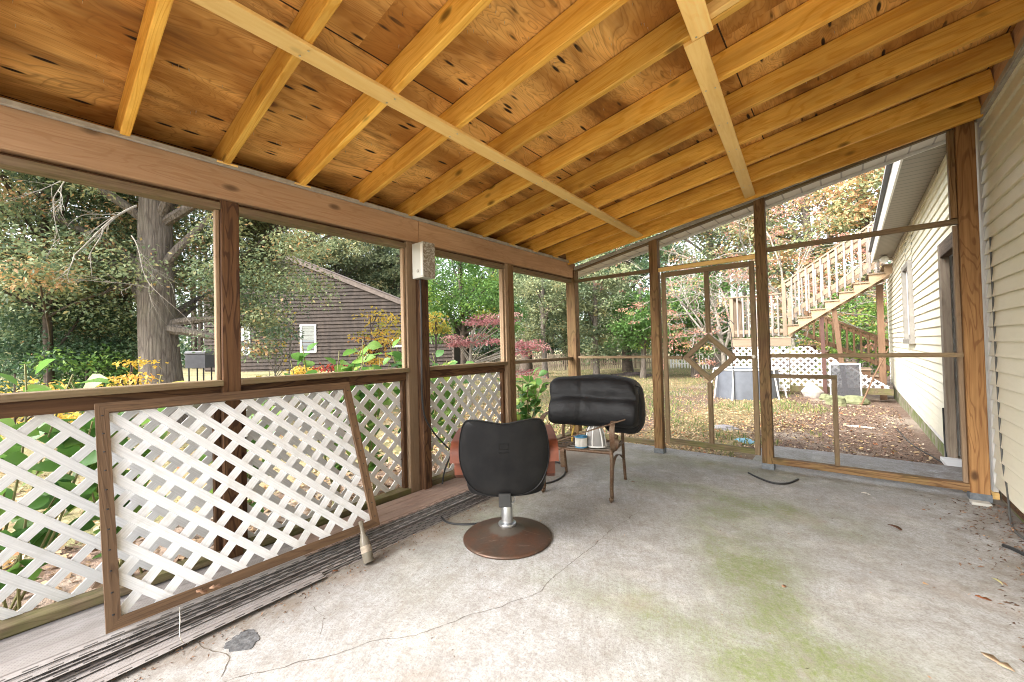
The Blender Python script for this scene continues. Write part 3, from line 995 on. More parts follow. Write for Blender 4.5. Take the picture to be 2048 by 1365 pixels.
def soffit_panel(name, label, xa, ya, xb, yb, z, mat, wid=0.31, sag=0.0, lift=0.0):
    """long V-groove panel; its flange edge (towards +x) runs xa,ya -> xb,yb"""
    t = thing(name, label, 'soffit panel', ((xa+xb)/2, (ya+yb)/2, z), 'old soffit panels piled along the half wall')
    a, b = Vector((xa, ya, 0)), Vector((xb, yb, 0))
    d = (b-a).normalized(); L = (b-a).length
    s = Vector((d.y, -d.x, 0))
    if s.x < 0: s = -s
    # profile (distance from flange edge inward, height, v)
    prof = [(0.000, 0.0004, 0.335), (0.020, 0.0006, 0.315), (0.034, 0.0008, 0.3), (0.036, 0.004, 0.298), (0.040, 0.0048, 0.29), (0.122, 0.0048, 0.205), (0.128, 0.0015, 0.2), (0.134, 0.0015, 0.194), (0.140, 0.0048, 0.19),
            (0.220, 0.0048, 0.105), (0.226, 0.0015, 0.1), (0.232, 0.0015, 0.094), (0.238, 0.0048, 0.09), (wid, 0.0048, 0.0)]
    n = 26
    mb = MB()
    vs, uv_ = [], []
    ru = R.uniform(0, 3)
    ph = R.uniform(0, 6)
    for i in range(n+1):
        f = i/n
        zz = z + sag*math.sin(f*PI) + 0.0012*math.sin(f*9) + lift*f*f
        wv = 0.003*math.sin(f*5)+0.0025*math.sin(f*7+ph)
        for (q, h, v) in prof:
            p = a+d*(L*f)-s*(q+wv)
            vs.append((p.x, p.y, zz+h)); uv_.append((ru+L*f, v))
    m_ = len(prof)
    top = len(vs)
    vs2 = [(x, y, zq-0.0016) for x, y, zq in vs]
    fs, uvs = [], []
    for i in range(n):
        for j in range(m_-1):
            q = [i*m_+j, (i+1)*m_+j, (i+1)*m_+j+1, i*m_+j+1]
            fs.append(q); uvs.append([uv_[x] for x in q])
            fs.append([x+top for x in q[::-1]]); uvs.append([uv_[x] for x in q[::-1]])
        for j in (0, m_-1):
            q = [i*m_+j, (i+1)*m_+j, (i+1)*m_+j+top, i*m_+j+top]
            fs.append(q); uvs.append([uv_[x%top] for x in q])
    mb.add(vs+vs2, fs, uvs)
    part('panel', mb, mat, t)
    return t
NP = 11
for i in range(NP):
    z = 0.003+i*0.0088
    if i < NP-1:
        off = 0.0
        xa = -2.165-0.0145*i+R.uniform(-0.008, 0.008) - (0.035 if i in (4, 5) else 0) - (0.02 if i == 9 else 0)
        xb = -2.255-0.009*i+R.uniform(-0.012, 0.012)
        lab = ['bottom dirty soffit panel of the pile, flat on the concrete', 'second soffit panel up from the concrete in the pile', 'third soffit panel up from the concrete in the pile', 'fourth soffit panel up from the concrete in the pile',
               'fifth soffit panel up, in the middle of the pile', 'sixth soffit panel up from the concrete in the pile', 'seventh soffit panel up, fourth from the top of the pile', 'eighth soffit panel up, third below the top brown one',
               'ninth soffit panel up, just under the two topmost', 'perforated light grey soffit panel under the leaning lattice, widest visible'][i]
        soffit_panel('soffit_panel', lab, xa, -0.42+R.uniform(-.1, .1), xb, 2.50+R.uniform(-0.06, 0.06)-i*0.012, z, M_PAN if i in (1, 3, 6, 7, 8, 9) else M_PAN3, sag=0.0)
soffit_panel('soffit_panel', 'brown stained soffit panel on top of the pile behind the salon chair', -2.335, 0.98, -2.345, 2.50, 0.003+10*0.0088, M_PAN2)
soffit_panel('soffit_panel', 'bent soffit panel sticking out of the pile onto the concrete near the bottle', -2.10, -0.6, -2.19, 1.02, 0.014, M_PAN, sag=0.006)
# second column of panels between pile and wall (the flats seen beside the bottom rail)
soffit_panel('soffit_panel', 'perforated soffit panel lying against the mossy bottom rail', -2.46, -0.42, -2.50, 2.35, 0.066, M_PAN, wid=0.235)

# ------------------------------------------------------------ salon chair
def rust_base():
    k = NM('rusty_brown_base', 0.42)
    co = k.coord('Object')
    n = k.noise(co, 9, 6, 0.65)
    f = k.noise(co, 60, 4, 0.7)
    c = k.mix(k.ramp(n, [(0.35, 0.0), (0.65, 1.0)]), (0.075, 0.055, 0.042), (0.105, 0.050, 0.030))
    c = k.mix(k.ramp(f, [(0.45, 0.0), (0.75, 0.5)]), c, (0.05, 0.035, 0.027))
    scr = k.noise(k.coord('Object', (3, 26, 1), rot=(0, 0, 0.9)), 1.5, 5, 0.7)
    c = k.mix(k.ramp(scr, [(0.60, 0.0), (0.68, 0.55)]), c, (0.20, 0.15, 0.11))
    x, y, z = k.sep(co)
    r = k.math('SQRT', k.math('ADD', k.math('MULTIPLY', x, x), k.math('MULTIPLY', y, y)))
    inner = k.ramp(k.math('ADD', r, k.math('MULTIPLY', n, 0.06)), [(0.135, 1.0), (0.15, 0.0)])
    c = k.mix(inner, c, (0.10, 0.085, 0.07))
    k.col(c)
    k.b.inputs['Metallic'].default_value = 0.45
    k.bump(f, 0.15, 0.002)
    return k.m
def leather():
    k = NM('black_vinyl', 0.5)
    co = k.coord('Object')
    n = k.noise(co, 180, 3, 0.6)
    d = k.noise(co, 5, 5, 0.7)
    k.col(k.mix(k.ramp(d, [(0.4, 0.0), (0.8, 1.0)]), (0.005, 0.005, 0.0055), (0.014, 0.0135, 0.013)))
    k.b.inputs['Specular IOR Level'].default_value = 0.16
    k.bump(n, 0.25, 0.0008)
    return k.m
M_LEATH = leather()
M_CHROME = plain('dull_chrome', (0.45, 0.46, 0.47), 0.28, 0.9, 0.2, 12)
M_ARM = plain('orange_brown_lacquered_wood', (0.115, 0.034, 0.018), 0.45, var=0.35, scale=6, spec=0.3)
CH = (-1.71, 1.97, 0.0)
chair = thing('salon_chair', 'black vinyl salon chair on a round rusty base, seen from behind', 'chair', CH, rotz=math.radians(39))
def cpart(name, mb, m, par=None, smooth=False):
    return obj(name, mb, m, par or chair, smooth)
mb = MB().lathe([(0.278, 0.0), (0.284, 0.004), (0.284, 0.012), (0.276, 0.018), (0.262, 0.020), (0.20, 0.030), (0.14, 0.046), (0.095, 0.064), (0.065, 0.078), (0.056, 0.082)], n=64)
cpart('base', mb, rust_base(), smooth=60)
mb = MB().lathe([(0.056, 0.083), (0.058, 0.090), (0.056, 0.098), (0.046, 0.100), (0.036, 0.104), (0.036, 0.290), (0.034, 0.292), (0.033, 0.298)], n=32)
pole = cpart('column', mb, M_CHROME, smooth=50)
mb = MB().lathe([(0.014, 0), (0.014, 0.012), (0.009, 0.014), (0.009, 0.026)], n=6)
mb.xf(Matrix.Translation((0.012, -0.040, 0.262)) @ Matrix.Rotation(PI/2, 4, 'X'))
mb.tube([(0.03+0.026*math.cos(t), -0.046, 0.265+0.030*math.sin(t)) for t in [i*2*PI/16 for i in range(17)]], 0.0035, 6, False)
cpart('pump_bolt', mb, M_CHROME, pole, 40)

def cushion(name, outline, y0, y1, bulge, m, par, curve=lambda x, z: 0.0, rows=7):
    """closed padded slab from an outline in (x,z), thickness along y, rounded rim; curve(x,z) bends it in y"""
    mb = MB()
    n = len(outline)
    cx = sum(p[0] for p in outline)/n; cz = sum(p[1] for p in outline)/n
    rings = []
    prof = []
    for i in range(rows):            # back face from centre outwards
        f = i/(rows-1)
        prof.append((f*0.965+0.0, y0-bulge*(1-f*f)))
    T = y1-y0
    for i in range(1, 6):
        a = PI*i/6
        prof.append((0.965+0.035*math.sin(a), y0+T*(1-math.cos(a))/2))
    for i in range(rows):
        f = 1-i/(rows-1)
        prof.append((f*0.965, y1+bulge*(1-f*f)))
    vs = []
    for f, y in prof:
        for (x, z) in outline:
            xx, zz = cx+(x-cx)*max(f, 1e-3), cz+(z-cz)*max(f, 1e-3)
            vs.append((xx, y+curve(xx, zz), zz))
    fs = []
    for i in range(len(prof)-1):
        for j in range(n):
            k2 = (j+1) % n
            fs.append([i*n+j, i*n+k2, (i+1)*n+k2, (i+1)*n+j])
    mb.add(vs, fs)
    return cpart(name, mb, m, par, True)
def smooth_outline(ctrl, sub=8):
    out = []
    n = len(ctrl)
    for i in range(n):
        p0, p1, p2, p3 = (Vector(ctrl[(i+k_-1) % n]) for k_ in range(4))
        for s in range(sub):
            t = s/sub
            out.append(tuple(0.5*((2*p1)+(-p0+p2)*t+(2*p0-5*p1+4*p2-p3)*t*t+(-p0+3*p1-3*p2+p3)*t**3)))
    return out
bk = smooth_outline([(0, 0.362), (0.12, 0.370), (0.205, 0.42), (0.255, 0.52), (0.266, 0.63), (0.250, 0.74), (0.225, 0.797), (0.18, 0.808), (0.10, 0.800), (0, 0.785),
                     (-0.10, 0.800), (-0.18, 0.808), (-0.225, 0.797), (-0.250, 0.74), (-0.266, 0.63), (-0.255, 0.52), (-0.205, 0.42), (-0.12, 0.370)], 5)
cv = lambda x, z: 0.62*x*x-0.10*(z-0.45)-0.285
back = cushion('backrest', bk, 0.0, 0.055, 0.004, M_LEATH, None, cv)
# piping round the back shell
mb = MB().tube([(x*0.985, cv(x, z)-0.0005, 0.58+(z-0.58)*0.985) for x, z in bk+[bk[0]]], 0.0035, 6, False)
cpart('piping', mb, M_LEATH, back, True)
# embossed maker's mark low relief rectangle with a line of lettering below
mb = MB()
for (xa_, xb_, za_, zb_) in ((-0.028, 0.028, 0.672, 0.674), (-0.028, 0.028, 0.640, 0.642), (-0.028, -0.026, 0.642, 0.672), (0.026, 0.028, 0.642, 0.672)):
    ymid = cv(0, (za_+zb_)/2)-0.0055
    mb.box(xa_, xb_, ymid-0.001, ymid+0.003, za_, zb_)
for i in range(9):
    ymid = cv(0, 0.622)-0.0055
    mb.box(-0.027+i*0.0062, -0.0232+i*0.0062, ymid-0.0008, ymid+0.003, 0.618, 0.6245)
cpart('embossed_badge', mb, M_LEATH, back)
# seat: a deep tub cushion, its rear wraps out below the back
st = smooth_outline([(0, -0.232), (0.13, -0.224), (0.212, -0.17), (0.245, -0.07), (0.262, 0.10), (0.25, 0.22), (0.16, 0.27), (0, 0.28), (-0.16, 0.27), (-0.25, 0.22), (-0.262, 0.10), (-0.245, -0.07), (-0.212, -0.17), (-0.13, -0.224)], 4)
mb = MB()
prof = [(0.001, 0.337), (0.6, 0.337), (0.90, 0.340), (0.97, 0.348), (1.0, 0.368), (1.0, 0.44), (0.965, 0.485), (0.90, 0.50), (0.6, 0.50), (0.001, 0.50)]
vs = [(x*f, y*f, z) for f, z in prof for x, y in st]
n = len(st)
fs = [[i*n+j, i*n+(j+1) % n, (i+1)*n+(j+1) % n, (i+1)*n+j] for i in range(len(prof)-1) for j in range(n)]
mb.add(vs, fs)
cpart('seat', mb, M_LEATH, smooth=True)
mb = MB(); mb.board((0.0, -0.300, 0.312), (0.0, -0.292, 0.385), 0.070, 0.020, (0, 1, 0), 0.003)
mb.board((0.0, -0.290, 0.318), (0.0, 0.10, 0.318), 0.07, 0.025)
mb.box(-0.10, 0.10, -0.10, 0.10, 0.300, 0.336)
cpart('back_bracket', mb, M_BLACK)
for s in (-1, 1):
    xs_ = s*0.286
    path = []
    # upper band: from the front, back along the top, curling down behind
    for t in range(8):
        path.append((xs_, 0.27-0.06*t, 0.655+0.012*math.sin(t/7*PI)))
    for t in range(1, 9):
        a = PI/2*t/8
        path.append((xs_, -0.15-0.085*math.sin(a), 0.655-0.07*(1-math.cos(a))))
    path += [(xs_, -0.238, 0.565), (xs_, -0.240, 0.550)]
    mb = MB().ribbon(path, 0.066, 0.022, (1, 0, 0))
    cpart('armrest', mb, M_ARM, smooth=30)
    path2 = [(xs_-s*0.012, -0.20, 0.60), (xs_-s*0.012, -0.205, 0.54), (xs_-s*0.012, -0.200, 0.475), (xs_-s*0.012, -0.15, 0.445), (xs_-s*0.012, -0.05, 0.425), (xs_-s*0.008, 0.12, 0.415), (xs_-s*0.008, 0.22, 0.45), (xs_-s*0.008, 0.265, 0.53), (xs_-s*0.008, 0.27, 0.64)]
    mb = MB().ribbon(path2, 0.05, 0.020, (1, 0, 0))
    cpart('armrest_support', mb, M_ARM, smooth=30)
# ------------------------------------------------------------ rusty metal patio chair
def rusty():
    k = NM('rusty_bronze_metal', 0.6)
    co = k.coord('Object')
    n = k.noise(co, 14, 6, 0.7)
    c = k.mix(k.ramp(n, [(0.35, 0.0), (0.65, 1.0)]), (0.12, 0.085, 0.055), (0.09, 0.042, 0.022))
    f = k.noise(co, 70, 3, 0.6)
    c = k.mix(k.ramp(f, [(0.5, 0.0), (0.75, 0.5)]), c, (0.19, 0.15, 0.10))
    k.col(c); k.b.inputs['Metallic'].default_value = 0.3
    k.bump(f, 0.2, 0.002)
    return k.m
M_RUST = rusty()
PC = (-1.776, 3.106, 0.0)
pang = math.radians(13)
pc = thing('patio_chair', 'rusty brown metal patio chair with scrolled arms and bare slats beside the salon chair', 'chair', PC, rotz=pang)
def pp(name, mb, m=M_RUST, par=None, smooth=40):
    return obj(name, mb, m, par or pc, smooth)
SW = 0.285
def spline(ctrl, n=6):
    P = [Vector(c) for c in ctrl]
    P = [P[0]*2-P[1]]+P+[P[-1]*2-P[-2]]
    out = []
    for i in range(1, len(P)-2):
        for s in range(n):
            t = s/n
            p0, p1, p2, p3 = P[i-1:i+3]
            out.append(0.5*((2*p1)+(-p0+p2)*t+(2*p0-5*p1+4*p2-p3)*t*t+(-p0+3*p1-3*p2+p3)*t**3))
    out.append(P[-2])
    return out
for s in (-1, 1):
    x = s*SW
    pp('leg', MB().tube(spline([(x, -0.25, 0.39), (x+s*0.012, -0.285, 0.34), (x+s*0.01, -0.285, 0.22), (x, -0.265, 0.10), (x, -0.262, 0.035), (x, -0.285, 0.014)]), [0.015]*31, 10))
    mb = MB().tube([(x, -0.285+0.016*math.cos(t), 0.020+0.016*math.sin(t)) for t in [i*2*PI/14 for i in range(15)]], 0.009, 8, False)
    mb.tube([(x-0.016, -0.285, 0.02), (x+0.016, -0.285, 0.02)], 0.012, 8)
    pp('foot_scroll', mb)
    pp('leg', MB().tube(spline([(x*0.98, 0.30, 0.0), (x*0.98, 0.262, 0.16), (x*0.98, 0.24, 0.30), (x*0.98, 0.235, 0.42), (x*0.97, 0.27, 0.60), (x*0.97, 0.325, 0.80)]), 0.0135, 10))
    pp('arch_brace', MB().ribbon(spline([(x*0.99, -0.27, 0.13), (x*0.99, -0.22, 0.22), (x*0.99, -0.08, 0.30), (x*0.99, 0.10, 0.27), (x*0.99, 0.255, 0.195)]), 0.020, 0.006, (1, 0, 0)))
    # scrolled arm
    arm = [(x*1.03, 0.29, 0.63), (x*1.04, 0.20, 0.63), (x*1.05, 0.0, 0.635), (x*1.06, -0.17, 0.63), (x*1.06, -0.262, 0.58), (x*1.06, -0.275, 0.48), (x*1.06, -0.235, 0.395), (x*1.06, -0.165, 0.395), (x*1.06, -0.135, 0.45), (x*1.06, -0.165, 0.50), (x*1.06, -0.20, 0.48)]
    pp('arm', MB().ribbon(spline(arm), 0.040, 0.006, (1, 0, 0)))
mb = MB().tube([(-SW, -0.25, 0.37), (SW, -0.25, 0.37)], 0.012, 8)
for s in (-1, 1):
    mb.tube([(s*SW, -0.25, 0.37), (s*SW*0.98, 0.237, 0.352)], 0.012, 8)
mb.tube([(-SW*0.98, 0.237, 0.352), (SW*0.98, 0.237, 0.352)], 0.012, 8)
pp('seat_frame', mb)
for i in range(5):
    y = -0.17+i*0.085
    mb = MB().ribbon([(-SW+0.012, y, 0.365-i*0.003), (-0.1, y, 0.357-i*0.003), (0.1, y, 0.357-i*0.003), (SW-0.012, y, 0.365-i*0.003)], 0.034, 0.003, (0, 1, 0))
    pp('slat', mb)
for x in (-0.12, 0.07):
    mb = MB().ribbon([(x, -0.262, 0.363), (x, -0.20, 0.374), (x, 0.0, 0.367), (x, 0.23, 0.360)], 0.036, 0.003, (1, 0, 0))
    pp('slat', mb)
mb = MB().ribbon(spline([(-0.115, -0.24, 0.377), (-0.115, -0.27, 0.365), (-0.113, -0.272, 0.30), (-0.112, -0.268, 0.225)]), 0.036, 0.003, (1, 0, 0))
pp('hanging_strap', mb)
mb = MB().tube([(-SW*0.97, 0.325, 0.80), (SW*0.97, 0.325, 0.80)], 0.012, 8)
pp('back_rail', mb)
def rel(lx, ly, z):
    c, s = math.cos(pang), math.sin(pang)
    return (PC[0]+lx*c-ly*s, PC[1]+lx*s+ly*c, z)
# diagonal bar lying across
bar = MB().board((*rel(-0.27, -0.29, 0)[:2], 0.395), (*rel(0.40, -0.23, 0)[:2], 0.64), 0.030, 0.008, (0, 0, 1), 0.001)
o = obj('metal_bar', local((-1.6, 2.9, 0.43), bar), M_RUST)
o.location = (-1.6, 2.9, 0.43)
tag(o, 'flat rusty metal bar lying diagonally over the patio chair', 'metal bar')

# black padded bundle
def bundle():
    t = thing('padded_cover', 'black quilted cushion bundle folded over the back of the metal patio chair', 'cushion', (-1.685, 3.13, 0.55), rotz=math.radians(13))
    k = NM('black_nylon', 0.62)
    co = k.coord('Object')
    n = k.noise(co, 7, 5, 0.65, 0.6)
    n2 = k.noise(k.coord('Object', (3, 22, 6)), 1.6, 4, 0.6, 0.7)
    k.col(k.mix(k.ramp(n, [(0.4, 0.0), (0.75, 1.0)]), (0.004, 0.004, 0.0045), (0.010, 0.010, 0.011)))
    k.b.inputs['Specular IOR Level'].default_value = 0.3
    k.bump(k.math('ADD', n, k.math('MULTIPLY', n2, 0.8)), 0.4, 0.02)
    m = k.m
    # cross-section (y,z) with two quilted lobes on the near side, extruded along x with gathers
    sec = smooth_outline([(-0.205, 0.02), (-0.235, 0.10), (-0.225, 0.165), (-0.205, 0.20), (-0.170, 0.232), (-0.165, 0.30), (-0.12, 0.37), (0.0, 0.395), (0.13, 0.375), (0.195, 0.30), (0.205, 0.16), (0.18, 0.03), (0.08, -0.005), (-0.10, -0.02)], 5)
    mb = MB()
    nx = 44
    vs = []
    for i in range(nx+1):
        f = i/nx
        x = -0.355+0.72*f
        e = min(1.0, (math.sin(PI*f))**0.12) if 0 < f < 1 else 0.8
        e = 1-0.15*math.exp(-min(f, 1-f)/0.035)
        # seam gather at x=-0.08
        g = 1-0.05*math.exp(-((x+0.08)/0.018)**2)
        for j, (y, z) in enumerate(sec):
            yy, zz = y*(0.6+0.4*e), 0.17+(z-0.17)*e
            if -0.3 < y < -0.1:
                yy *= (g+0.03*math.sin(x*38+z*20)*(0.4+0.6*(1-e)))
            yy += 0.012*math.sin(x*9+z*7)
            zz += 0.007*math.sin(x*11+y*13)-0.045*max(0, -x-0.1)*0+0.02*math.sin(f*PI)
            vs.append((x+0.02*math.sin(z*9), yy, zz))
    n = len(sec)
    fs = [[i*n+j, (i+1)*n+j, (i+1)*n+(j+1) % n, i*n+(j+1) % n] for i in range(nx) for j in range(n)]
    fs.append(list(range(n))); fs.append([nx*n+j for j in range(n-1, -1, -1)])
    mb.add(vs, fs)
    b = obj('roll', mb, m, t, 70)
    # drooping right flap behind
    sec2 = smooth_outline([(0.06, -0.05), (0.22, -0.09), (0.34, -0.08), (0.395, 0.02), (0.395, 0.20), (0.365, 0.32), (0.25, 0.36), (0.10, 0.28)], 5)
    mb = MB()
    n = len(sec2)
    cxx = sum(p[0] for p in sec2)/n; czz = sum(p[1] for p in sec2)/n
    prof = [(0.02, 0.06), (0.6, 0.055), (0.9, 0.07), (1.0, 0.12), (1.0, 0.18), (0.9, 0.23), (0.5, 0.25), (0.02, 0.25)]
    vs = [(cxx+(x-cxx)*f, y-0.02, czz+(z-czz)*f) for f, y in prof for x, z in sec2]
    fs = [[i*n+j, i*n+(j+1) % n, (i+1)*n+(j+1) % n, (i+1)*n+j] for i in range(len(prof)-1) for j in range(n)]
    mb.add(vs, fs)
    obj('flap', mb, m, t, True)
    mb = MB()
    mb.tube([(-0.37, -0.13, 0.335), (-0.39, -0.14, 0.34), (-0.385, -0.15, 0.31)], 0.006, 6)
    mb.tube([(0.37, -0.11, 0.34), (0.40, -0.13, 0.33), (0.395, -0.15, 0.28)], 0.007, 6)
    obj('tie', mb, m, t, True)
bundle()
# filter cartridge on the seat
def rel(lx, ly, z):
    c, s = math.cos(pang), math.sin(pang)
    return (PC[0]+lx*c-ly*s, PC[1]+lx*s+ly*c, z)
f0 = rel(0.02, -0.17, 0.378)
fc = thing('filter_cartridge', 'small white pleated pool filter cartridge with blue ends on the chair seat', 'filter', f0)
mb = MB()
n = 60
vs = []
for z in (0.008, 0.082):
    for i in range(n):
        r = 0.050 if i % 2 else 0.042
        vs.append((r*math.cos(2*PI*i/n), r*math.sin(2*PI*i/n), z))
mb.add(vs, [[i, (i+1) % n, n+(i+1) % n, n+i] for i in range(n)])
obj('pleats', mb, plain('dirty_white_pleats', (0.66, 0.64, 0.6), 0.8), fc)
M_BLUE = plain('blue_plastic', (0.05, 0.19, 0.33), 0.45)
for z in (0.0, 0.082):
    mb = MB().lathe([(0.020, 0.0), (0.052, 0.0), (0.054, 0.004), (0.052, 0.010), (0.022, 0.010), (0.020, 0.0)], (0, 0, z), 32)
    obj('end_cap', mb, M_BLUE, fc, 40)
# skimmer basket / net head
s0 = rel(0.12, -0.09, 0.375)
sk = thing('skimmer_basket', 'white ribbed mesh basket with a black top standing on the chair seat', 'basket', s0, rotz=math.radians(20))
def mesh_mat():
    k = NM('grey_mesh', 0.6)
    k.col((0.36, 0.35, 0.34))
    tr = k.node('ShaderNodeBsdfTransparent')
    mx = k.node('ShaderNodeMixShader'); mx.inputs[0].default_value = 0.62
    k.link(tr.outputs[0], mx.inputs[1]); k.link(k.b.outputs[0], mx.inputs[2])
    k.link(mx.outputs[0], k.n['Material Output'].inputs[0])
    return k.m
M_MESH = mesh_mat()
mb = MB().lathe([(0.082, 0.006), (0.079, 0.05), (0.070, 0.10), (0.056, 0.145), (0.038, 0.175)], n=24, sy=0.7)
obj('mesh_bag', mb, M_MESH, sk, True)
for i in range(6):
    a = i*PI/3+0.3
    mb = MB().tube([(r*math.cos(a), 0.7*r*math.sin(a), z) for r, z in ((0.085, 0.002), (0.082, 0.05), (0.073, 0.10), (0.058, 0.147), (0.038, 0.18))], 0.006, 6)
    obj('rib', mb, M_WTRIM, sk, True)
mb = MB().lathe([(0.078, 0.0), (0.090, 0.0), (0.090, 0.012), (0.078, 0.012), (0.078, 0.0)], n=28, sy=0.7)
obj('rim', mb, M_WTRIM, sk, True)
mb = MB().box(-0.05, 0.05, -0.025, 0.025, 0.182, 0.20); mb.tube([(-0.045, 0.0, 0.19), (-0.075, 0.0, 0.12), (-0.095, 0, 0.02)], 0.006, 6)
obj('lid', mb, M_BLACK, sk)
h0 = rel(-0.05, -0.02, 0.375)
mb = MB().tube(spline([(-0.045, -0.03, 0.01), (-0.048, -0.02, 0.08), (-0.025, 0.0, 0.165), (0.03, 0.01, 0.165), (0.09, 0.03, 0.14), (0.12, 0.05, 0.13)]), 0.008, 8)
o = obj('hose', mb, plain('yellow_hose_rubber', (0.50, 0.33, 0.06), 0.5), None, True)
o.location = h0
tag(o, 'short looped yellow hose on the patio chair seat behind the filter', 'hose')

# cables and small things on the floor
def wire(name, pts, r, label, cat, m=M_BLACK, n=8):
    mb = MB().tube(spline(pts, 6), r, n)
    o = obj(name, local(pts[0], mb), m, None, True)
    o.location = pts[0]
    return tag(o, label, cat)
def F(px, py, z=0.0):
    x, y = atf(px, py, z); return (x, y, z)
wire('rubber_cord', [F(1497, 946, .006), F(1515, 955, .008), F(1545, 966, .008), F(1575, 967, .008), F(1596, 959, .007)], 0.0085, 'black rubber bungee cord on the concrete by the door post', 'cord')
M_HOOK = plain('hook_wire', (0.4, 0.38, 0.35), 0.4, 0.7)
wire('cable', [F(1000, 1040, .008), F(960, 1047, .008), F(925, 1049, .008), F(895, 1045, .008), F(880, 1032, .02)], 0.007, 'black cable curving out from under the soffit pile behind the chair base', 'cable')
wire('cable', [F(1092, 967, .008), F(1110, 962, .008), F(1128, 950, .008), F(1130, 935, .008), F(1118, 926, .008), F(1100, 924, .008)], 0.008, 'black cable looped under the patio chair', 'cable')
# electrical box with its cable on the second post
eb = thing('junction_box', 'stained white electrical box under the beam on the second post', 'electrical box', (-2.625, 2.03, 1.80))
mb = MB().box(-2.672, -2.53, 1.985, 2.105, 1.795, 2.075)
kx = NM('stained_box_paint', 0.5)
co_ = kx.coord('Object')
n_ = kx.noise(co_, 16, 4, 0.6, 0.4)
x_, y_, z_ = kx.sep(kx.coord('Object'))
st_ = kx.math('MULTIPLY', kx.ramp(n_, [(0.36, 0.2), (0.44, 0.9), (0.50, 0.15), (0.58, 0.95), (0.64, 0.5)]), kx.math('GREATER_THAN', x_, 0.0935))
kx.col(kx.mix(st_, (0.50, 0.50, 0.455), (0.14, 0.095, 0.05)))
part('box', mb, kx.m, eb)
part('hinge_strip', MB().box(-2.56, -2.533, 1.981, 1.984, 1.81, 2.06), M_WTRIM, eb)
part('knockout', MB().lathe([(0.014, 0), (0.014, 0.002)], (0, 0, 0), 16).xf(Matrix.Translation((-2.60, 1.9845, 1.85)) @ Matrix.Rotation(PI/2, 4, 'X')), M_CHAN, eb)
wire('cable', [(-2.62, 2.022, 1.80), (-2.618, 2.024, 1.5), (-2.621, 2.018, 1.1), (-2.615, 2.012, 0.85), (-2.60, 2.02, 0.70), (-2.60, 2.07, 0.60), (-2.605, 2.16, 0.49), (-2.60, 2.27, 0.38), (-2.60, 2.30, 0.35), (-2.60, 2.22, 0.22), (-2.58, 2.17, 0.115)], 0.007, 'black power cable running down the second post to the soffit pile', 'cable')
# bottle leaning on the pile
bx, by = F(738, 1130)[:2]
bt = thing('glass_bottle', 'dirty clear glass bottle leaning on the soffit pile', 'bottle', (bx, by, 0.012))
kg = NM('dirty_glass', 0.12)
kg.b.inputs['Transmission Weight'].default_value = 0.6
kg.col((0.36, 0.32, 0.25)); kg.b.inputs['IOR'].default_value = 1.3
mb = MB().lathe([(0.001, 0.0), (0.030, 0.0), (0.034, 0.006), (0.034, 0.10), (0.030, 0.135), (0.018, 0.165), (0.0135, 0.19), (0.013, 0.235), (0.0155, 0.238), (0.0155, 0.250), (0.010, 0.252)], n=24)
b1 = obj('glass', mb, kg.m, bt, 50)
mb = MB().lathe([(0.001, 0.004), (0.031, 0.004), (0.032, 0.05), (0.001, 0.058)], n=20)
obj('dark_residue', mb, plain('mud', (0.06, 0.04, 0.025), 0.8), bt, 50)
mb = MB().lathe([(0.0345, 0.060), (0.0346, 0.095), (0.0341, 0.10), (0.0340, 0.06)], n=24)
obj('paper_label', mb, plain('torn_label', (0.26, 0.22, 0.17), 0.8, var=0.4, scale=40), bt, 50)
bt.scale = (0.88, 0.88, 0.92)
bt.rotation_euler = (math.radians(0), math.radians(-30), math.radians(-8))
# string and brick
wire('string', [F(359, 1215, 0.10), F(360, 1240, 0.10), F(359, 1262, 0.09), F(362, 1280, 0.05), F(370, 1288, 0.004), F(378, 1285, 0.004)], 0.0016, 'thin white string hanging over the soffit pile edge', 'string', plain('string_fibre', (0.6, 0.56, 0.48), 0.9), 5)
bxx, byy, _ = F(1962, 1012)
mb = MB().board((-0.045, 0, 0.011), (0.05, 0.006, 0.011), 0.07, 0.022)
o = obj('stone_chip', mb, plain('pale_stone', (0.42, 0.41, 0.37), 0.9, bump=0.4)); o.location = (bxx, byy+0.02, 0)
tag(o, 'flat grey stone at the foot of the right corner post', 'stone')
wire('cable', [(0.835, 4.46, 1.95), (0.833, 4.45, 1.4), (0.834, 4.44, 0.8), (0.833, 4.40, 0.35), (0.835, 4.33, 0.16), (0.80, 4.10, 0.012), (0.775, 3.86, 0.010), (0.80, 3.70, 0.010), (0.82, 3.5, 0.010)], 0.006, 'dark cable running down the house corner onto the floor', 'cable', plain('grey_cable', (0.07, 0.07, 0.065), 0.5))
wire('metal_rod', [F(2006, 1091, .008), F(2028, 1099, .010), F(2050, 1110, .010), F(2075, 1120, .010)], 0.010, 'short black rod lying on the floor at the right wall', 'rod')

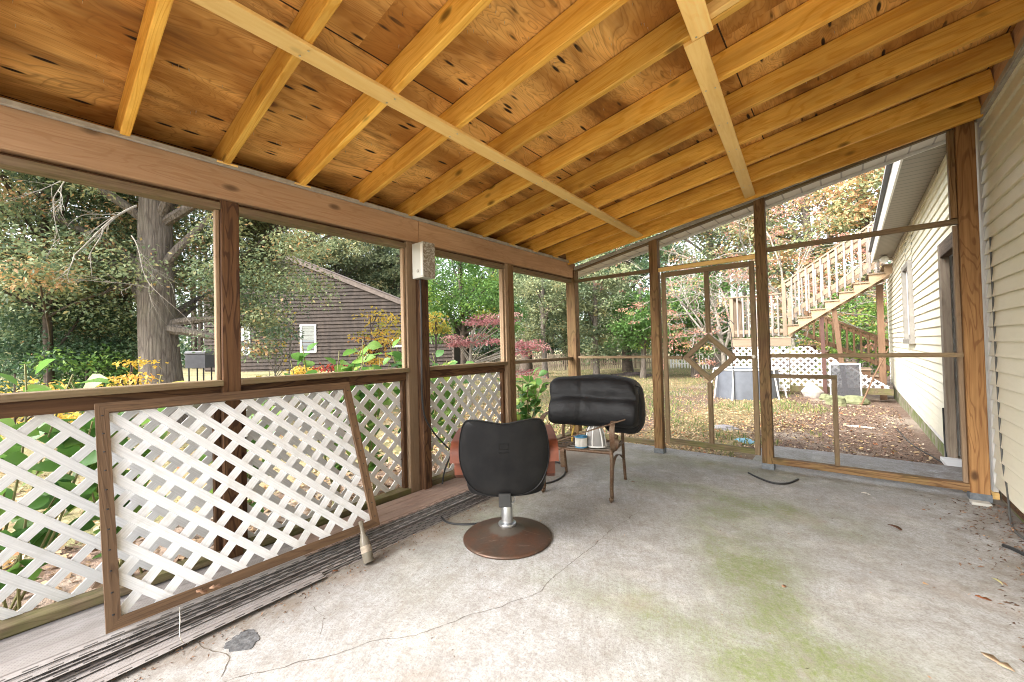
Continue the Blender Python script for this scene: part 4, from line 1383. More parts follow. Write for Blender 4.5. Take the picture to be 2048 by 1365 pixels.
# ------------------------------------------------------------ leaf geometry
def leaf_mesh(name, pos, nrm, dirv, size, tone, mat, shape='diamond', parent=None, aspect=0.5, curl=0.12, jit=0.3):
    """pos (N,3); builds N little leaves as one mesh with a per-leaf 'tone' attribute"""
    N = len(pos)
    nrm = nrm/np.linalg.norm(nrm, axis=1, keepdims=True)
    dirv = dirv-nrm*np.sum(nrm*dirv, axis=1, keepdims=True)
    dirv = dirv/np.maximum(np.linalg.norm(dirv, axis=1, keepdims=True), 1e-6)
    side = np.cross(dirv, nrm)
    if shape == 'diamond':
        T = np.array([[0, 0, 0], [0.5, 0.5, curl], [1, 0, 0], [0.5, -0.5, curl]])
        faces = np.array([[0, 1, 2, 3]])
    elif shape == 'oval':
        T = np.array([[0, 0, 0], [0.22, 0.33, .06], [0.22, 0, 0], [0.22, -0.33, .06], [0.5, 0.5, .09], [0.5, 0, 0], [0.5, -0.5, .09], [0.78, 0.34, .02], [0.78, 0, -.05], [0.78, -0.34, .02], [1.0, 0, -.14]])
        faces = np.array([[0, 1, 2, 2], [0, 2, 3, 3], [1, 4, 5, 2], [2, 5, 6, 3], [4, 7, 8, 5], [5, 8, 9, 6], [7, 10, 8, 8], [8, 10, 9, 9]])
    else:
        # lobed leaf: a small star
        T = np.array([[0, 0, 0], [0.35, 0.45, .05], [0.45, 0.14, 0], [0.75, 0.38, .05], [1, 0, 0], [0.75, -0.38, .05], [0.45, -0.14, 0], [0.35, -0.45, .05]])
        faces = np.array([[0, 1, 2, 2], [0, 2, 6, 6], [0, 6, 7, 7], [2, 3, 4, 4], [2, 4, 6, 6], [6, 4, 5, 5]])
    tv = len(T)
    S = size.reshape(-1, 1, 1)
    V = (pos[:, None, :] + S*(T[None, :, 0:1]*dirv[:, None, :] + aspect*T[None, :, 1:2]*side[:, None, :] + T[None, :, 2:3]*nrm[:, None, :]))
    V = V.reshape(-1, 3)
    me = bpy.data.meshes.new(name)
    tri = faces[:, 2] == faces[:, 3]
    loops, starts, tot = [], [], []
    cnt = np.where(tri, 3, 4)
    base = np.concatenate([f[:c] for f, c in zip(faces, cnt)])
    L = (base[None, :] + (np.arange(N)*tv)[:, None]).ravel().astype(np.int32)
    totals = np.tile(cnt, N).astype(np.int32)
    st_ = np.concatenate([[0], np.cumsum(totals)[:-1]]).astype(np.int32)
    me.vertices.add(len(V)); me.loops.add(len(L)); me.polygons.add(len(totals))
    me.vertices.foreach_set('co', V.ravel().astype(np.float32))
    me.loops.foreach_set('vertex_index', L)
    me.polygons.foreach_set('loop_start', st_)
    me.polygons.foreach_set('loop_total', totals)
    me.update(calc_edges=True)
    at = me.attributes.new('tone', 'FLOAT', 'POINT')
    at.data.foreach_set('value', np.repeat(tone, tv).astype(np.float32))
    me.materials.append(mat)
    o = bpy.data.objects.new(name, me)
    C.objects.link(o)
    if parent is not None:
        o.parent = parent
    return o

def cloud(centers, rad, per, flat=0.55, up=0.9, size=(0.08, 0.14), tonebase=None, droop=0.2, twn=0.16):
    """leaf sprays round the cluster centres -> arrays"""
    cs = np.asarray(centers, float)
    K = len(cs)
    rad = np.broadcast_to(np.asarray(rad, float), (K,))
    idx = np.repeat(np.arange(K), per)
    N = len(idx)
    # sprays: several flat fans per cluster
    r = NR.normal(size=(N, 3)); r /= np.linalg.norm(r, axis=1, keepdims=True)
    rr_ = NR.random(N)**0.45
    off = r*rr_[:, None]*rad[idx][:, None]
    off[:, 2] *= flat
    off[:, 2] -= droop*(np.hypot(off[:, 0], off[:, 1]))**2/np.maximum(rad[idx], .01)
    pos = cs[idx]+off
    nrm = NR.normal(size=(N, 3))*0.75; nrm[:, 2] += up
    dirv = off+NR.normal(size=(N, 3))*0.4*rad[idx][:, None]
    dirv[:, 2] -= 0.15
    sz = NR.uniform(size[0], size[1], N)
    tb = NR.random(K) if tonebase is None else np.asarray(tonebase)
    tone = np.clip(tb[idx]+NR.normal(size=N)*twn, 0, 1)
    return pos, nrm, dirv, sz, tone

bark_k = NM('tree_bark', 0.9)
_co = bark_k.coord('Object', (1, 1, 0.11))
_n = bark_k.noise(_co, 24, 6, 0.75, 0.3)
_v = bark_k.voro(_co, 18, 'DISTANCE_TO_EDGE')
_b = bark_k.mix(bark_k.ramp(_n, [(0.35, 0.0), (0.7, 1.0)]), (0.21, 0.18, 0.15), (0.11, 0.088, 0.07))
_b = bark_k.mix(bark_k.ramp(_v, [(0.0, 0.5), (0.14, 0.0)]), _b, (0.045, 0.035, 0.028))
_b = bark_k.mix(bark_k.ramp(bark_k.noise(bark_k.coord('Object'), 1.7, 4), [(0.5, 0.0), (0.7, 0.35)]), _b, (0.20, 0.19, 0.13))
bark_k.col(_b); bark_k.bump(bark_k.math('ADD', _v, _n), 0.9, 0.04)
M_BARK = bark_k.m
M_BARKD = plain('dark_bark', (0.075, 0.058, 0.045), 0.9, var=0.35, scale=7, bump=0.5)
M_BARKL = plain('pale_bark', (0.24, 0.215, 0.175), 0.85, var=0.3, scale=9, bump=0.3)

G0, G1, G2 = (0.045, 0.075, 0.035), (0.075, 0.115, 0.04), (0.12, 0.15, 0.05)
L_MIX = leafmat('grey_green_oak_leaves', [(0.0, (0.050, 0.080, 0.045)), (0.30, (0.11, 0.145, 0.075)), (0.60, (0.19, 0.215, 0.105)), (0.78, (0.27, 0.22, 0.10)), (0.90, (0.36, 0.19, 0.085)), (1.0, (0.42, 0.27, 0.16))])
L_DARK = leafmat('dark_green_leaves', [(0.0, (0.030, 0.058, 0.030)), (0.5, (0.070, 0.115, 0.058)), (0.85, (0.13, 0.17, 0.08)), (1.0, (0.20, 0.21, 0.09))])
L_GRN = leafmat('fresh_green_leaves', [(0.0, (0.045, 0.09, 0.025)), (0.5, (0.09, 0.17, 0.04)), (0.85, (0.17, 0.25, 0.05)), (1.0, (0.32, 0.30, 0.06))])
L_PALE = leafmat('pale_olive_leaves', [(0.0, (0.075, 0.10, 0.055)), (0.5, (0.15, 0.175, 0.09)), (0.85, (0.24, 0.25, 0.13)), (1.0, (0.33, 0.27, 0.13))])
L_YEL = leafmat('yellow_autumn_leaves', [(0.0, (0.17, 0.18, 0.035)), (0.3, (0.36, 0.26, 0.04)), (0.8, (0.44, 0.30, 0.055)), (1.0, (0.42, 0.19, 0.05))], 0.4)
L_RED = leafmat('dusty_red_leaves', [(0.0, (0.12, 0.055, 0.05)), (0.4, (0.25, 0.095, 0.095)), (0.8, (0.36, 0.17, 0.165)), (1.0, (0.42, 0.26, 0.21))], 0.4)
L_CORAL = leafmat('coral_dogwood_leaves', [(0.0, (0.10, 0.13, 0.06)), (0.30, (0.16, 0.17, 0.08)), (0.42, (0.28, 0.12, 0.09)), (0.7, (0.38, 0.19, 0.15)), (0.9, (0.42, 0.27, 0.20)), (1.0, (0.40, 0.30, 0.10))], 0.4)
L_HYD = leafmat('broad_hydrangea_leaves', [(0.0, (0.025, 0.065, 0.02)), (0.4, (0.06, 0.135, 0.03)), (0.75, (0.13, 0.21, 0.045)), (0.92, (0.24, 0.28, 0.065)), (1.0, (0.36, 0.32, 0.07))], 0.45, 0.4)
L_LITTER = leafmat('dry_fallen_leaves', [(0.0, (0.08, 0.05, 0.03)), (0.35, (0.20, 0.135, 0.075)), (0.7, (0.36, 0.27, 0.16)), (0.9, (0.42, 0.30, 0.11)), (1.0, (0.26, 0.10, 0.045))], 0.2, 0.8)
L_GRASS = leafmat('lawn_blades', [(0.0, (0.06, 0.095, 0.03)), (0.6, (0.12, 0.15, 0.05)), (1.0, (0.26, 0.23, 0.10))], 0.3, 0.8)

def limb(mb, a, b, r0_, r1_, bend=0.12, n=7, sides=7):
    a = Vector(a); b = Vector(b)
    L = (b-a).length
    o1 = Vector((R.uniform(-1, 1), R.uniform(-1, 1), R.uniform(-0.3, 0.8)))*bend*L
    o2 = Vector((R.uniform(-1, 1), R.uniform(-1, 1), R.uniform(-0.3, 0.5)))*bend*L*0.7
    P = []
    for i in range(n+1):
        t = i/n
        P.append(a*(1-t)**3+(a.lerp(b, 0.33)+o1)*3*t*(1-t)**2+(a.lerp(b, 0.66)+o2)*3*t*t*(1-t)+b*t**3)
    mb.tube(P, [r0_+(r1_-r0_)*(i/n) for i in range(n+1)], sides)
    return P

def tree(name, label, cat, xy, h, trunk_r, crown, n_cl, per, leafm, size, bark=M_BARK, group=None, lean=(0, 0), trunk_top=0.75, limbs=14, cl_r=0.9, flat=0.5, shape='diamond', aspect=0.5, droop=0.25, tone=None, twn=0.16, twigs=0, sparse=0.0):
    """crown = list of ellipsoids (dx,dy,z,rx,ry,rz) relative to the foot"""
    x, y = xy
    z0 = gz(x, y)
    t = thing(name, label, cat, (x, y, z0), group)
    mb = MB()
    top = Vector((lean[0], lean[1], h*trunk_top))
    P = []
    n = 9
    for i in range(n+1):
        f = i/n
        P.append(Vector((lean[0]*f*f+trunk_r*0.35*math.sin(f*5+x), lean[1]*f*f+trunk_r*0.35*math.cos(f*4+y), top.z*f-0.05)))
    rad = [trunk_r*(1.0-0.42*(i/n)+0.35*math.exp(-i*1.6)) for i in range(n+1)]
    mb.tube(P, rad, 14)
    cs = []
    tb = []
    for e in crown:
        k_ = max(1, int(n_cl*e[3]*e[5]/sum(q[3]*q[5] for q in crown)))
        for _ in range(k_):
            d = NR.normal(size=3); d /= np.linalg.norm(d)
            r = NR.random()**0.33
            cs.append((e[0]+d[0]*r*e[3], e[1]+d[1]*r*e[4], e[2]+d[2]*r*e[5]))
            tb.append(min(1, max(0, (tone if tone is not None else 0.5)+NR.normal()*0.22)))
    mbl = MB()
    for c in R.sample(cs, min(limbs, len(cs))):
        f = min(0.98, max(0.25, (c[2]*0.8)/top.z))
        i = int(f*n)
        limb(mbl, P[i], c, max(0.012, rad[i]*0.38), 0.008+trunk_r*0.03)
        for q in range(twigs):
            d = Vector((R.uniform(-1, 1), R.uniform(-1, 1), R.uniform(-0.4, 0.8)))*cl_r*R.uniform(0.6, 1.3)
            s0 = Vector(P[i]).lerp(Vector(c), R.uniform(0.5, 1))
            limb(mbl, s0, Vector(c)+d, 0.010+trunk_r*0.02, 0.003, 0.18, 5, 5)
    obj('trunk', mb, bark, t, True)
    obj('limbs', mbl, bark, t, True)
    a = cloud(cs, NR.uniform(0.6, 1.3, len(cs))*cl_r, per, flat=flat, size=size, droop=droop, tonebase=tb, twn=twn)
    o = leaf_mesh('crown', *a, leafm, shape, t, aspect)
    return t
# ------------------------------------------------------------ house
house = thing('house', 'cream vinyl sided house along the right side of the patio', 'house', (0.9, 4.95, 0))
def siding(p0, p1, z0, z1, nrm, ex=0.108, cut=None, par=None, name='siding', m=None):
    """lap siding between two plan points; nrm points outward. cut(x along) -> list of (za, zb) kept"""
    mb = MB()
    p0 = Vector((p0[0], p0[1], 0)); p1 = Vector((p1[0], p1[1], 0)); nrm = Vector((nrm[0], nrm[1], 0))
    k_ = int(math.ceil((z1-z0)/ex))
    prof = [(0.002, 0.0), (0.020, -0.002), (0.022, 0.004), (0.0185, 0.02), (0.014, 0.055), (0.010, 0.085), (0.0025, ex)]
    L = (p1-p0).length
    nseg = max(1, int(L/1.2))
    for i in range(k_):
        vs, fs = [], []
        w_ = [R.uniform(-0.0012, 0.0012) for _ in range(nseg+1)]
        for j in range(nseg+1):
            q = p0.lerp(p1, j/nseg)
            for (o_, h_) in prof:
                vs.append(q+nrm*(o_+w_[j]*(h_ < 0.09))+Vector((0, 0, min(z1, z0+i*ex+h_))))
        m_ = len(prof)
        for j in range(nseg):
            for a in range(m_-1):
                fs.append([j*m_+a, (j+1)*m_+a, (j+1)*m_+a+1, j*m_+a+1])
        mb.add(vs, fs)
    mb.add([p0, p1, p1+Vector((0, 0, 1))*z1, p0+Vector((0, 0, 1))*z1], [[0, 1, 2, 3]]) if False else None
    return part(name, mb, m or M_SIDE, par or house)
siding((0.85, -1.2), (0.85, 4.60), 0.10, 2.86, (-1, 0))
part('wall', MB().box(0.856, 1.0, -1.2, 4.95, 0.07, 3.1), M_WTRIM, house)
part('sill_board', MB().box(0.852, 0.95, -1.2, 4.55, 0.02, 0.098), W_POST_DARK, house)
part('foundation', MB().box(0.862, 1.1, -1.2, 4.90, -0.3, 0.066), M_FOUND, house)
# corner trim by the porch post
part('corner_trim', MB().box(0.822, 0.852, 4.62, 4.73, 0.05, 2.86), M_WTRIM, house)
part('trim_edge', MB().box(0.824, 0.851, 4.603, 4.618, 0.09, 2.1), M_WTRIM, house)
part('furring_block', MB().box(0.812, 0.851, 4.60, 4.73, 0.0, 0.048), W_STRIP, house)
# door bay between the two walls
W_CASE = wood('grey_tan_casing_wood', (0.34, 0.285, 0.22), (0.2, 0.155, 0.115), 0.9, (0.12, 0.09, 0.065), 0.5, 0.85, 0.3, 0.2)
gN = Vector((-1, 0.0113, 0)).normalized()
GX = lambda y: 0.85+0.0113*(y-6.4)
part('door_casing', MB().box(0.835, 0.86, 5.02, 5.14, -0.09, 2.205), M_WTRIM, house)
part('door_casing', MB().box(0.80, 0.87, 6.17, 6.29, -0.11, 2.205), W_CASE, house)
part('door_casing', MB().box(0.80, 0.87, 5.142, 6.168, 2.06, 2.205), W_DOOR, house)
dmb = MB()
for i in range(6):
    dmb.box(0.885, 0.915, 5.15+i*0.169, 5.316+i*0.169, -0.04, 2.055)
dr = part('door', dmb, W_DOOR, house)
part('knob', MB().lathe([(0.008, 0), (0.008, 0.02), (0.024, 0.03), (0.026, 0.045), (0.014, 0.055)], n=14).xf(Matrix.Translation((0.882, 5.25, 0.93)) @ Matrix.Rotation(-PI/2, 4, 'Y')), plain('cream_knob', (0.62, 0.58, 0.48), 0.4), dr, True)
part('threshold', MB().box(0.74, 0.93, 5.14, 6.17, -0.085, -0.045), M_WTRIM, house)
part('wall', MB().box(0.92, 1.1, 4.96, 6.30, -0.1, 3.1), M_WTRIM, house)
siding((GX(4.97), 4.97), (GX(6.30), 6.30), 2.21, 3.05, gN)
# far wing
gN = Vector((-1, 0.0113, 0)).normalized()
for a_, b_, z0_, z1_ in ((6.30, 9.02, 0.05, 3.05), (9.98, 14.9, 0.05, 3.05)):
    siding((GX(a_), a_), (GX(b_), b_), z0_, z1_, gN)
siding((GX(9.02), 9.02), (GX(9.98), 9.98), 0.05, 1.188, gN)
siding((GX(9.02), 9.02), (GX(9.98), 9.98), 2.484, 3.05, gN)
part('wall', MB().board((GX(6.31)+0.09, 6.31, 1.5), (GX(14.9)+0.09, 14.9, 1.5), 0.16, 3.1), M_WTRIM, house)
part('wall', MB().box(GX(14.9)+0.02, 7.0, 14.75, 14.92, 0, 3.1), M_SIDE, house)
part('foundation', MB().board((GX(6.31)+0.11, 6.31, -0.25), (GX(14.9)+0.11, 14.88, -0.25), 0.18, 0.585), M_FOUND, house)
part('corner_trim', MB().box(GX(14.9)-0.03, GX(14.9)+0.07, 14.88, 14.97, -0.02, 3.05), M_WTRIM, house)
part('corner_trim', MB().box(GX(6.3)-0.022, GX(6.3)+0.02, 6.292, 6.34, 0.02, 2.205), M_WTRIM, house)
# window
xw_ = GX(9.5)
win = part('window', MB().box(xw_-0.075, xw_-0.005, 9.03, 9.12, 1.20, 2.47), plain('tan_window_casing', (0.21, 0.195, 0.17), 0.5), house)
for a_ in ((xw_-0.075, xw_-0.005, 9.88, 9.97, 1.20, 2.47), (xw_-0.07, xw_-0.006, 9.121, 9.879, 2.39, 2.47), (xw_-0.09, xw_-0.004, 9.02, 9.98, 1.12, 1.199)):
    part('window_casing', MB().box(*a_), win.data.materials[0], win)
for a_ in ((xw_-0.02, xw_, 9.122, 9.16, 1.202, 2.388), (xw_-0.02, xw_, 9.84, 9.878, 1.262, 2.388), (xw_-0.022, xw_, 9.161, 9.839, 1.80, 1.84), (xw_-0.02, xw_, 9.161, 9.839, 1.262, 1.30), (xw_-0.02, xw_, 9.161, 9.839, 2.35, 2.388)):
    part('sash', MB().box(*a_), M_WTRIM, win)
kg2 = NM('window_glass', 0.06); kg2.col((0.10, 0.12, 0.13)); kg2.b.inputs['Specular IOR Level'].default_value = 1.0; kg2.b.inputs['Metallic'].default_value = 0.35
M_GLASS = kg2.m
part('pane', MB().box(xw_-0.008, xw_+0.002, 9.161, 9.839, 1.301, 2.349), M_GLASS, win)
# eave: soffit, fascia, drip edge, roof
ex0, ex1 = 0.47, 0.87
def slab8(pts, t):
    mb = MB(); pts = [Vector(p) for p in pts]
    mb.add(pts+[p+Vector((0, 0, t)) for p in pts], [[3, 2, 1, 0], [4, 5, 6, 7], [0, 1, 5, 4], [1, 2, 6, 5], [2, 3, 7, 6], [3, 0, 4, 7]])
    return mb
EY = 12.6
part('soffit', slab8([(0.50, 4.97, 3.052), (0.90, 4.97, 3.052), (0.93, EY, 3.052), (0.56, EY, 3.052)], 0.012), M_SOFF2, house)
part('frieze', MB().board((0.835, 6.31, 3.02), (0.89, EY, 3.02), 0.02, 0.06), plain('tan_trim', (0.42, 0.38, 0.31), 0.5), house)
part('fascia', MB().board((0.488, 4.97, 3.125), (0.548, EY, 3.125), 0.02, 0.25), M_WTRIM, house)
part('fascia', MB().box(0.53, 0.93, EY+0.002, EY+0.02, 3.0, 3.19), M_WTRIM, house)
part('gutter_edge', MB().board((0.455, 4.97, 3.265), (0.515, EY+0.05, 3.265), 0.05, 0.03), M_BLACK, house)
mb = slab8([(0.43, 4.97, 3.285), (3.8, 4.97, 4.75), (3.8, EY+0.05, 4.75), (0.49, EY+0.05, 3.285)], 0.03)
part('roof', mb, plain('grey_shingles', (0.42, 0.42, 0.42), 0.9, var=0.3, scale=30, bump=0.5), house)
part('dormer_wall', MB().box(1.03, 3.0, 12.2, 14.6, 3.3, 6.6), plain('blue_grey_siding', (0.20, 0.23, 0.27), 0.6), house)
part('dormer_trim', MB().box(0.99, 1.06, 12.12, 12.20, 3.3, 6.6), M_WTRIM, house)
fl = part('flood_light', MB().lathe([(0.05, 0), (0.05, 0.02), (0.02, 0.03), (0.02, 0.06)], n=16).xf(Matrix.Translation((0.72, 12.2, 3.05)) @ Matrix.Rotation(PI, 4, 'X')), M_WTRIM, house, 40)
for s_ in (-1, 1):
    part('lamp_head', MB().lathe([(0.02, 0), (0.04, 0.03), (0.075, 0.11), (0.078, 0.14), (0.06, 0.15), (0.01, 0.155)], n=16).xf(Matrix.Translation((0.72+0.05*s_, 12.17, 2.99)) @ Matrix.Rotation(math.radians(60*s_), 4, 'Y') @ Matrix.Rotation(math.radians(115), 4, 'X')), plain('frosted_lamp', (0.7, 0.7, 0.68), 0.3), fl, True)
wire('cable', [(0.80, 6.35, 0.45), (0.80, 6.33, 0.1), (0.79, 6.2, -0.06), (0.76, 6.0, -0.085), (0.70, 6.35, -0.09), (0.6, 7.0, -0.10), (0.55, 8.2, -0.12)], 0.008, 'black cable on the soil along the house foundation', 'cable')

# ------------------------------------------------------------ deck with two flights of stairs
YD = 12.95
W_BAL = wood('pale_baluster_wood', (0.32, 0.285, 0.25), (0.22, 0.185, 0.155), 0.6, (0.2, 0.16, 0.13), 0.4, 0.8, 0.3, 0.1)
W_STR = wood('tan_stringer_wood', (0.40, 0.285, 0.18), (0.28, 0.19, 0.11), 0.6, (0.18, 0.12, 0.07), 0.5, 0.8, 0.5, 0.2)
W_DECKM = wood('brown_rail_wood', (0.24, 0.145, 0.08), (0.14, 0.08, 0.045), 0.6, (0.09, 0.05, 0.03), 0.4, 0.8, 0.3, 0.1)
dk = thing('deck_staircase', 'weathered wooden landing and two stair flights climbing to the house', 'staircase', (-1.2, YD, -0.2))
D = lambda n, a, b, w, t, m=W_DECK, up=(0, 0, 1): part(n, MB().board(a, b, w, t, up), m, dk)
D('rim_joist', (-2.52, YD, 1.19), (-1.10, YD, 1.19), 0.04, 0.21)
D('rim_joist', (-2.50, YD+0.03, 1.19), (-2.50, YD+1.4, 1.19), 0.04, 0.21)
mb = MB()
for i in range(10):
    mb.box(-2.54, -1.1, YD-0.03+i*0.145, YD+0.108+i*0.145, 1.298, 1.328)
part('deck_boards', mb, W_DECK, dk)
for x in (-2.48, -1.22):
    D('post', (x, YD-0.02, 1.36), (x, YD-0.02, 2.47 if x < -2 else 2.84), 0.09, 0.09, up=(0, 1, 0))
    D('post', (x, YD+1.36, 1.33), (x, YD+1.36, 2.47), 0.09, 0.09, up=(0, 1, 0))
for y in (YD-0.02, YD+1.36):
    D('handrail', (-2.54, y, 2.49), (-1.27, y, 2.49), 0.13, 0.035)
    D('rail', (-2.43, y, 1.50), (-1.27, y, 1.50), 0.035, 0.10)
    for i in range(8):
        x = -2.33+i*0.138
        D('baluster', (x, y-0.03, 1.36), (x, y-0.03, 2.47), 0.040, 0.040, W_BAL, (0, 1, 0))
D('handrail', (-2.48, YD+0.05, 2.485), (-2.48, YD+1.3, 2.485), 0.12, 0.035)
for i in range(8):
    y = YD+0.12+i*0.15
    D('baluster', (-2.51, y, 1.36), (-2.51, y, 2.465), 0.036, 0.036, up=(0, 1, 0))
# upper flight
S1 = (2.675-1.36)/(0.763+1.21)
def zs(x): return 1.36+(x+1.21)*S1
def stringer(name, y, xa, xb, za, sl, n, m, th=0.04, drop=0.27):
    """sawtooth board: za is the lower edge at xa"""
    run = (xb-xa)/n
    pts = [(xa, za)]
    pts.append((xb, za+sl*(xb-xa)))
    top = []
    for i in range(n):
        x0_, x1_ = xa+i*run, xa+(i+1)*run
        zt = za+sl*(x0_-xa)+drop
        top += [(x0_, zt), (x1_, zt)]
    pts += [(x, z) for x, z in reversed(top)]
    mb = MB()
    q = [Vector((x, y, z)) for x, z in pts]
    nq = len(q)
    vs = q+[p+Vector((0, th, 0)) for p in q]
    # triangulated as quads strip per step to keep concave outline valid
    fs = []
    vs2, fs2 = [], []
    for i in range(n):
        x0_, x1_ = xa+i*run, xa+(i+1)*run
        zt = za+sl*(x0_-xa)+drop
        if sl < 0:
            zt = za+sl*(x1_-xa)+drop
        z0_, z1_ = za+sl*(x0_-xa), za+sl*(x1_-xa)
        o = len(vs2)
        for yy in (y, y+th):
            vs2 += [(x0_, yy, z0_), (x1_, yy, z1_), (x1_, yy, zt), (x0_, yy, zt)]
        fs2 += [[o, o+1, o+2, o+3], [o+7, o+6, o+5, o+4], [o, o+4, o+5, o+1], [o+3, o+2, o+6, o+7], [o+1, o+5, o+6, o+2], [o, o+3, o+7, o+4]]
    mb.add(vs2, fs2)
    part(name, mb, m, dk)
    return run
xe = 1.9
n1 = 11
for y in (YD-0.03, YD+0.92):
    run = stringer('stringer', y, -1.21, xe, 1.36-0.02, S1, n1, W_STR, drop=0.28)
for i in range(n1):
    x = -1.21+i*run
    D('tread', (x+run/2-0.015, YD-0.07, zs(x)+0.278), (x+run/2-0.015, YD+1.0, zs(x)+0.278), run+0.03, 0.032)
for y in (YD-0.045, YD+0.97):
    D('handrail', (-1.20, y, zs(-1.20)+1.42), (xe, y, zs(xe)+1.42), 0.09, 0.04)
    D('rail', (-1.16, y, zs(-1.16)+1.30), (xe, y, zs(xe)+1.30), 0.035, 0.10)
    D('rail', (-1.16, y, zs(-1.16)+0.50), (xe, y, zs(xe)+0.50), 0.035, 0.11)
    nb = 19
    for i in range(nb):
        x = -1.04+i*0.155
        D('baluster', (x, y-0.035, zs(x)+0.30), (x, y-0.035, zs(x)+1.40), 0.040, 0.040, W_BAL, (0, 1, 0))
# lower flight, behind, going down to the right
S2 = -0.66
YL = YD+1.0
xl0, xl1 = -0.95, 0.78
n2 = 6
for y in (YL-0.02, YL+0.95):
    run2 = stringer('stringer', y, xl0, xl1, 0.98, (0.0-0.98)/(xl1-xl0), n2, W_DECKD, drop=0.24)
for i in range(n2):
    x = xl0+i*run2
    zt = 0.98+(0.0-0.98)/(xl1-xl0)*(x+run2-xl0)+0.24
    D('tread', (x+run2/2, YL-0.06, zt+0.018), (x+run2/2, YL+1.0, zt+0.018), run2+0.04, 0.034, W_DECK)
    D('riser', (x+0.01, YL, zt-0.09), (x+0.01, YL+0.94, zt-0.09), 0.02, 0.17, W_DECKD)
for y in (YL+1.0,):
    D('handrail', (-0.95, y, 2.18), (1.3, y, 0.94), 0.12, 0.06, W_DECKM)
    D('rail', (-0.95, y, 2.08), (1.3, y, 0.84), 0.035, 0.10, W_DECKM)
    D('rail', (-0.95, y, 1.43), (1.3, y, 0.19), 0.035, 0.12, W_DECKM)
    for i in range(15):
        x = -0.85+i*0.15
        z = 2.18-(x+0.95)*0.551
        D('baluster', (x, y-0.03, z-0.80), (x, y-0.03, z-0.02), 0.05, 0.045, W_DECKM, (0, 1, 0))
D('post', (-0.42, YD+0.10, -0.25), (-0.44, YD+0.10, 1.80), 0.085, 0.085, plain('red_brown_post', (0.075, 0.036, 0.028), 0.7), (0, 1, 0))
D('post', (0.0, YD+0.02, -0.3), (-0.19, YD+0.12, 2.0), 0.10, 0.10, W_DECKD, (0, 1, 0))
D('post', (0.70, YD+0.6, -0.3), (0.70, YD+0.6, 2.55), 0.13, 0.13, W_DECKD, (0, 1, 0))
D('post', (-2.45, YD+0.10, -0.25), (-2.45, YD+0.10, 1.08), 0.09, 0.09, W_DECKD, (0, 1, 0))
M_LAT3 = plain('deck_lattice_white', (0.70, 0.70, 0.69), 0.5, var=0.06)
mb = lattice_mb([(-2.50, -0.12), (-1.17, -0.12), (-1.17, 1.08), (-2.50, 1.08)], lambda p: Vector((p.x, YD+0.03, p.y)), (0, -1, 0), w=0.044, pitch=0.112)
part('skirt_lattice', mb, M_LAT3, dk)
mb = lattice_mb([(-1.16, 0.02), (0.80, 0.02), (0.80, 0.06), (-0.72, 1.06), (-1.16, 1.06)], lambda p: Vector((p.x, YD+0.22, p.y)), (0, -1, 0), w=0.044, pitch=0.112)
part('skirt_lattice', mb, M_LAT3, dk)
D('skirt_board', (-1.16, YD+0.20, -0.07), (0.86, YD+0.20, -0.07), 0.04, 0.15, W_SILL)
D('skirt_board', (-2.50, YD+0.03, -0.16), (-1.18, YD+0.03, -0.16), 0.04, 0.06, W_SILL)
# things standing round the deck
sf = thing('window_screen', 'white framed dark window screen leaning against the deck lattice', 'window screen', (0.0, 12.85, -0.22))
a0, a1 = (-0.32, -0.255), (0.27, -0.255)
for (p, q) in (((-0.31, 12.74, -0.22), (-0.31, 12.95, 0.62)), ((0.27, 12.74, -0.22), (0.27, 12.95, 0.62)), ((-0.30, 12.745, -0.20), (0.26, 12.745, -0.20)), ((-0.30, 12.945, 0.61), (0.26, 12.945, 0.61))):
    part('frame_bar', MB().board(p, q, 0.022, 0.03, (0, 1, 0)), M_WTRIM, sf)
kb = NM('dark_screen_mesh', 0.7); kb.col((0.05, 0.05, 0.055))
tr = kb.node('ShaderNodeBsdfTransparent'); mx = kb.node('ShaderNodeMixShader'); mx.inputs[0].default_value = 0.6
kb.link(tr.outputs[0], mx.inputs[1]); kb.link(kb.b.outputs[0], mx.inputs[2]); kb.link(mx.outputs[0], kb.n['Material Output'].inputs[0])
part('mesh', MB().poly([(-0.295, 12.75, -0.18), (0.255, 12.75, -0.18), (0.255, 12.94, 0.59), (-0.295, 12.94, 0.59)], (0, 0.003, 0)), kb.m, sf)
o = part('stick', MB().tube([(0.24, 12.1, gz(0.24, 12.1)), (0.50, 12.6, 0.35), (0.80, 13.1, 0.98)], [0.016, 0.018, 0.016], 8), W_DECKD, None, True)
tag(o, 'long brown pole leaning against the far house corner', 'pole')
def rock(name, label, p, s, m, seed, pointy=0.0):
    rg = random.Random(seed)
    mb = MB()
    n_, m_ = 12, 8
    vs, fs = [], []
    for i in range(m_+1):
        f = PI*i/m_
        for j in range(n_):
            t = 2*PI*j/n_
            k_ = 1+0.16*math.sin(2*t+seed)+0.12*math.sin(3*f+seed*2)+rg.uniform(-.09, .09)
            r = math.sin(f)**(0.65 if not pointy else 0.9)*k_
            z = -math.cos(f)
            if pointy and z > 0:
                r *= (1-0.75*z)
            vs.append((r*math.cos(t)*s[0], r*math.sin(t)*s[1], z*s[2]))
    fs = [[i*n_+j, i*n_+(j+1) % n_, (i+1)*n_+(j+1) % n_, (i+1)*n_+j] for i in range(m_) for j in range(n_)]
    mb.add(vs, fs)
    o = obj(name, mb, m); o.location = (p[0], p[1], gz(p[0], p[1])+s[2]*0.55)
    return tag(o, label, 'rock', 'rocks in front of the deck')
M_ROCK = plain('granite_rock', (0.34, 0.30, 0.27), 0.9, var=0.3, scale=7, bump=0.6)
M_ROCKM = plain('mossy_rock', (0.16, 0.17, 0.09), 0.9, var=0.4, scale=9, bump=0.6)
